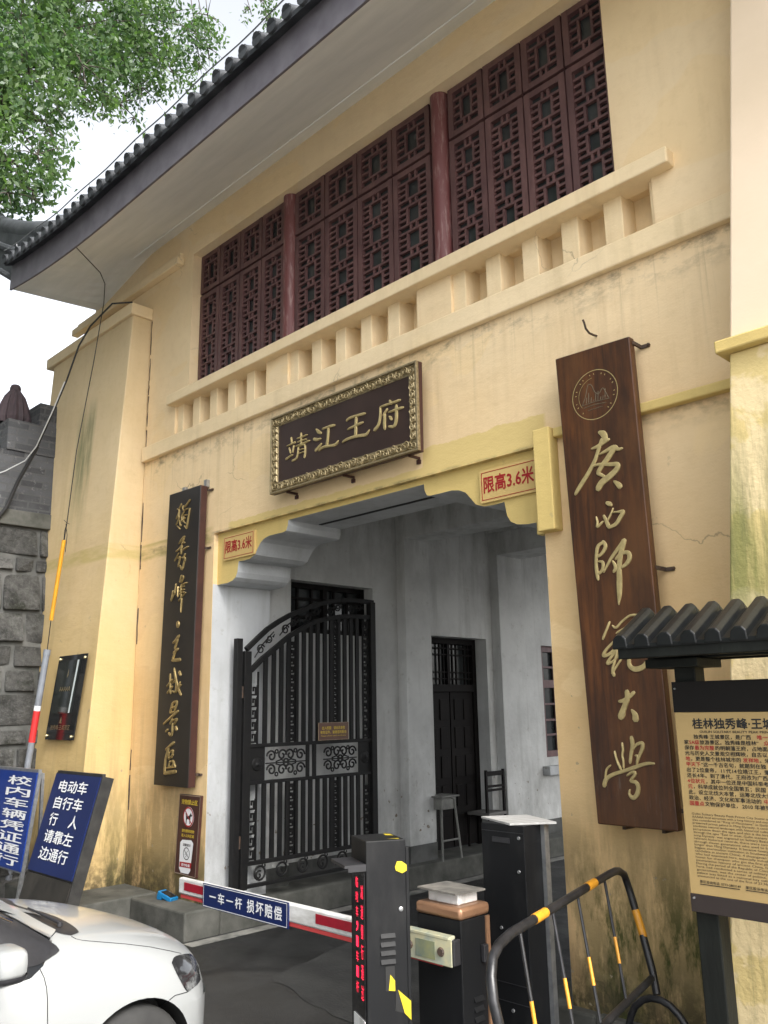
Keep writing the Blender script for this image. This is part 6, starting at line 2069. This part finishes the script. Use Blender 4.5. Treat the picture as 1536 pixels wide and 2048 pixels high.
# cabin
GL = [(0.86, 0.835, -0.26, -3.22), (0.98, 0.825, -0.36, -3.15), (1.08, 0.795, -0.52, -3.08), (1.2, 0.75, -0.74, -2.98), (1.32, 0.69, -0.98, -2.85), (1.41, 0.63, -1.2, -2.7), (1.45, 0.56, -1.38, -2.55), (1.472, 0.42, -1.6, -2.35)]
rows = []
for z, hw, yf, yr in GL:
    loop = []
    for k in range(40):
        t = 2 * math.pi * k / 40
        c_, s_ = math.cos(t), math.sin(t)
        e = 0.28
        x = hw * math.copysign(abs(c_) ** e, c_)
        y = (yf + yr) / 2 + (yf - yr) / 2 * math.copysign(abs(s_) ** e, s_)
        y -= 0.10 * (x / hw) ** 2 * (1 if s_ > 0.9 else 0)
        loop.append((CX + x, CY + y, z))
    rows.append(loop)
s = MB()
nn = 40
vs = [p for r in rows for p in r]
fs = []
for i in range(len(rows) - 1):
    for j in range(nn):
        k = (j + 1) % nn
        fs.append((i * nn + j, i * nn + k, (i + 1) * nn + k, (i + 1) * nn + j))
s.add(vs, fs)
s.add(rows[-1], [tuple(range(nn))])
cabin = build(s, "window", m_cglass, car, smooth=True, angle=60)
s = MB()
r_top = [[(CX + (p[0] - CX) * 1.012, p[1], p[2] + 0.006) for p in r] for r in rows[-4:]]
s.grid([r + [r[0]] for r in r_top])
s.add(r_top[-1], [tuple(range(nn))])
build(s, "roof", m_paint, car, smooth=True, angle=60)

def bvh_of(o):
    me = o.data
    off = wloc(o)
    return BVHTree.FromPolygons([v.co + off for v in me.vertices], [tuple(p.vertices) for p in me.polygons])
trees = {'body': bvh_of(body), 'cabin': bvh_of(cabin)}
def onto(px, py, which=('body',)):
    """where a line of sight meets the car, with the surface normal there"""
    o = Vector((0, 0, 2.1))
    d = (fw + r2 * ((px - 768) / 1700.93) - u2 * ((py - 1024) / 1700.93)).normalized()
    best = None
    for w_ in which:
        h = trees[w_].ray_cast(o, d)
        if h[0] is not None and (best is None or h[3] < best[3]):
            best = h
    if best is None:
        return None, None
    nrm = best[1]
    if nrm.dot(d) > 0:
        nrm = -nrm
    return best[0], nrm
def mirror(mb):
    n0, f0 = len(mb.v), list(mb.f)
    mb.v += [(2 * CX - p[0], p[1], p[2]) for p in mb.v[:n0]]
    mb.f += [tuple(i + n0 for i in f)[::-1] for f in f0]
    mb.m += [0] * len(f0)
def dens(pl, k=6):
    out = []
    for a, b in zip(pl, pl[1:]):
        for i in range(k):
            out.append((a[0] + (b[0] - a[0]) * i / k, a[1] + (b[1] - a[1]) * i / k))
    out.append(pl[-1])
    return out
def resamp(pl, m):
    L = [0]
    for a, b in zip(pl, pl[1:]):
        L.append(L[-1] + math.hypot(b[0] - a[0], b[1] - a[1]))
    out = []
    for i in range(m):
        t = L[-1] * i / (m - 1)
        for j in range(len(pl) - 1):
            if L[j] <= t <= L[j + 1] + 1e-9:
                f_ = (t - L[j]) / max(L[j + 1] - L[j], 1e-9)
                out.append((pl[j][0] + (pl[j + 1][0] - pl[j][0]) * f_, pl[j][1] + (pl[j + 1][1] - pl[j][1]) * f_))
                break
    return out
def patch(name, mat_, upper, lower, lift_, which=('body',), m=20, k=8, par=None, both=True):
    a, b = resamp(upper, m), resamp(lower, m)
    rows_ = []
    for i in range(m):
        r_ = []
        for j in range(k + 1):
            t = j / k
            p, nrm = onto(a[i][0] * (1 - t) + b[i][0] * t, a[i][1] * (1 - t) + b[i][1] * t, which)
            if p is None:
                break
            r_.append(p + nrm * lift_)
        if len(r_) == k + 1:
            rows_.append(r_)
    if len(rows_) < 2:
        return None
    mb = MB()
    mb.grid(rows_)
    if both:
        mirror(mb)
    return build(mb, name, mat_, par or car, smooth=True, fixn=False, angle=180)
sm_ = MB()
for pl in ([(143, 1873), (152, 1878), (165, 1881), (200, 1884), (250, 1888), (300, 1894), (340, 1902), (362, 1907)], [(76, 1931), (88, 1955), (93, 1975), (95, 2000), (95, 2060)], [(312, 2020), (330, 2007), (350, 1991), (375, 1984)], [(98, 1879), (111, 1864)]):
    pts = []
    for q in dens(pl, 5):
        p, nrm = onto(q[0], q[1])
        if p is not None:
            pts.append(p + nrm * 0.0005)
    if len(pts) > 1:
        sm_.tube(pts, 0.0024, 5)
mirror(sm_)
build(sm_, "panel_gap", m_ctrim, body)
patch("headlight", m_lamp, [(343, 1925), (346, 1916), (356, 1911), (370, 1908.5), (380, 1908), (388, 1916), (396, 1935), (400, 1958)], [(343, 1927), (350, 1942), (362, 1965), (370, 1980), (376, 1984), (386, 1976), (395, 1968), (400, 1960)], 0.004, m=24)
patch("cowl", m_ctrim, [(20, 1808), (50, 1817), (80, 1824), (110, 1834), (135, 1846), (150, 1856), (157, 1864)], [(20, 1815), (45, 1830), (70, 1845), (100, 1861), (120, 1868), (142, 1872), (157, 1866)], 0.004, ('body', 'cabin'))
patch("quarter_light", m_ctrim, [(-40, 1803), (0, 1826), (40, 1848), (80, 1872), (100, 1885), (112, 1893), (118, 1901)], [(-40, 1950), (0, 1946), (40, 1938), (75, 1930), (98, 1918), (110, 1911), (118, 1904)], 0.006, ('body', 'cabin'))
patch("pillar", m_paint, [(-120, 1735), (-40, 1781), (0, 1804), (40, 1825), (80, 1848), (111, 1864)], [(-120, 1756), (-40, 1803), (0, 1826), (40, 1848), (80, 1871), (99, 1880)], 0.011, ('body', 'cabin'))
# wiper
s = MB()
p, nrm = onto(118, 1856, ('body', 'cabin'))
q, n2 = onto(88, 1844, ('body', 'cabin'))
r__, n3 = onto(55, 1824, ('body', 'cabin'))
if p is not None and q is not None and r__ is not None:
    s.tube([p + nrm * 0.025, q + n2 * 0.03, r__ + n3 * 0.02], [0.010, 0.007, 0.005], 8)
    s.lathe(p + nrm * 0.01, [(0.016, 0), (0.014, 0.02), (0.0, 0.024)], 10, nrm)
    build(s, "wiper", m_ctrim, car, smooth=True)
# mirrors
for sx in (1, -1):
    cx_, cy_, cz_ = CX + sx * 1.03, CY - 0.78, 1.015
    def sup(a, b, e1=0.5, e2=0.55, lo=-math.pi / 2, hi=math.pi / 2, zc=0.0, rx=0.115, ry=0.075, rz_=0.064):
        rows_ = []
        for i in range(13):
            v = lo + (hi - lo) * i / 12
            r_ = []
            for j in range(25):
                u = 2 * math.pi * j / 24
                cv, sv, cu, su = math.cos(v), math.sin(v), math.cos(u), math.sin(u)
                g_ = lambda w_, e: math.copysign(abs(w_) ** e, w_)
                r_.append((cx_ + rx * g_(cv, e1) * g_(cu, e2), cy_ + ry * g_(cv, e1) * g_(su, e2) + 0.02 * g_(cu, 1) * -sx * 0, cz_ + zc + rz_ * g_(sv, e1)))
            rows_.append(r_)
        return rows_
    s = MB()
    s.grid(sup(0, 0))
    mo = build(s, "mirror", m_paint, car, smooth=True, angle=60)
    s = MB()
    s.grid(sup(0, 0, lo=-math.pi / 2, hi=-0.16, zc=-0.018, rx=0.117, ry=0.077))
    s.bar((cx_ - sx * 0.22, cy_ + 0.02, cz_ - 0.075), (cx_ - sx * 0.05, cy_ + 0.01, cz_ - 0.06), 0.07, 0.03)
    s.box((cx_ - 0.10, cy_ - 0.079, cz_ - 0.05), (cx_ + 0.10, cy_ - 0.072, cz_ + 0.05))
    build(s, "mirror_base", m_ctrim, mo, smooth=True, angle=60)
for sx in (-1, 1):
    for yy in (0.0, -2.46):
        s = MB()
        s.lathe((CX + sx * 0.64, CY + yy, 0.305), [(0.20, 0.0), (0.27, 0.0), (0.297, 0.02), (0.305, 0.05), (0.305, 0.15), (0.297, 0.18), (0.27, 0.20), (0.20, 0.205)], 40, (sx, 0, 0))
        wh = build(s, "wheel", m_tyre, car, smooth=True)
        s = MB()
        s.lathe((CX + sx * 0.64, CY + yy, 0.305), [(0.20, 0.17), (0.205, 0.206), (0.19, 0.19), (0.05, 0.17), (0.045, 0.19), (0.0, 0.19)], 30, (sx, 0, 0))
        build(s, "rim", m_steel, wh, smooth=True)
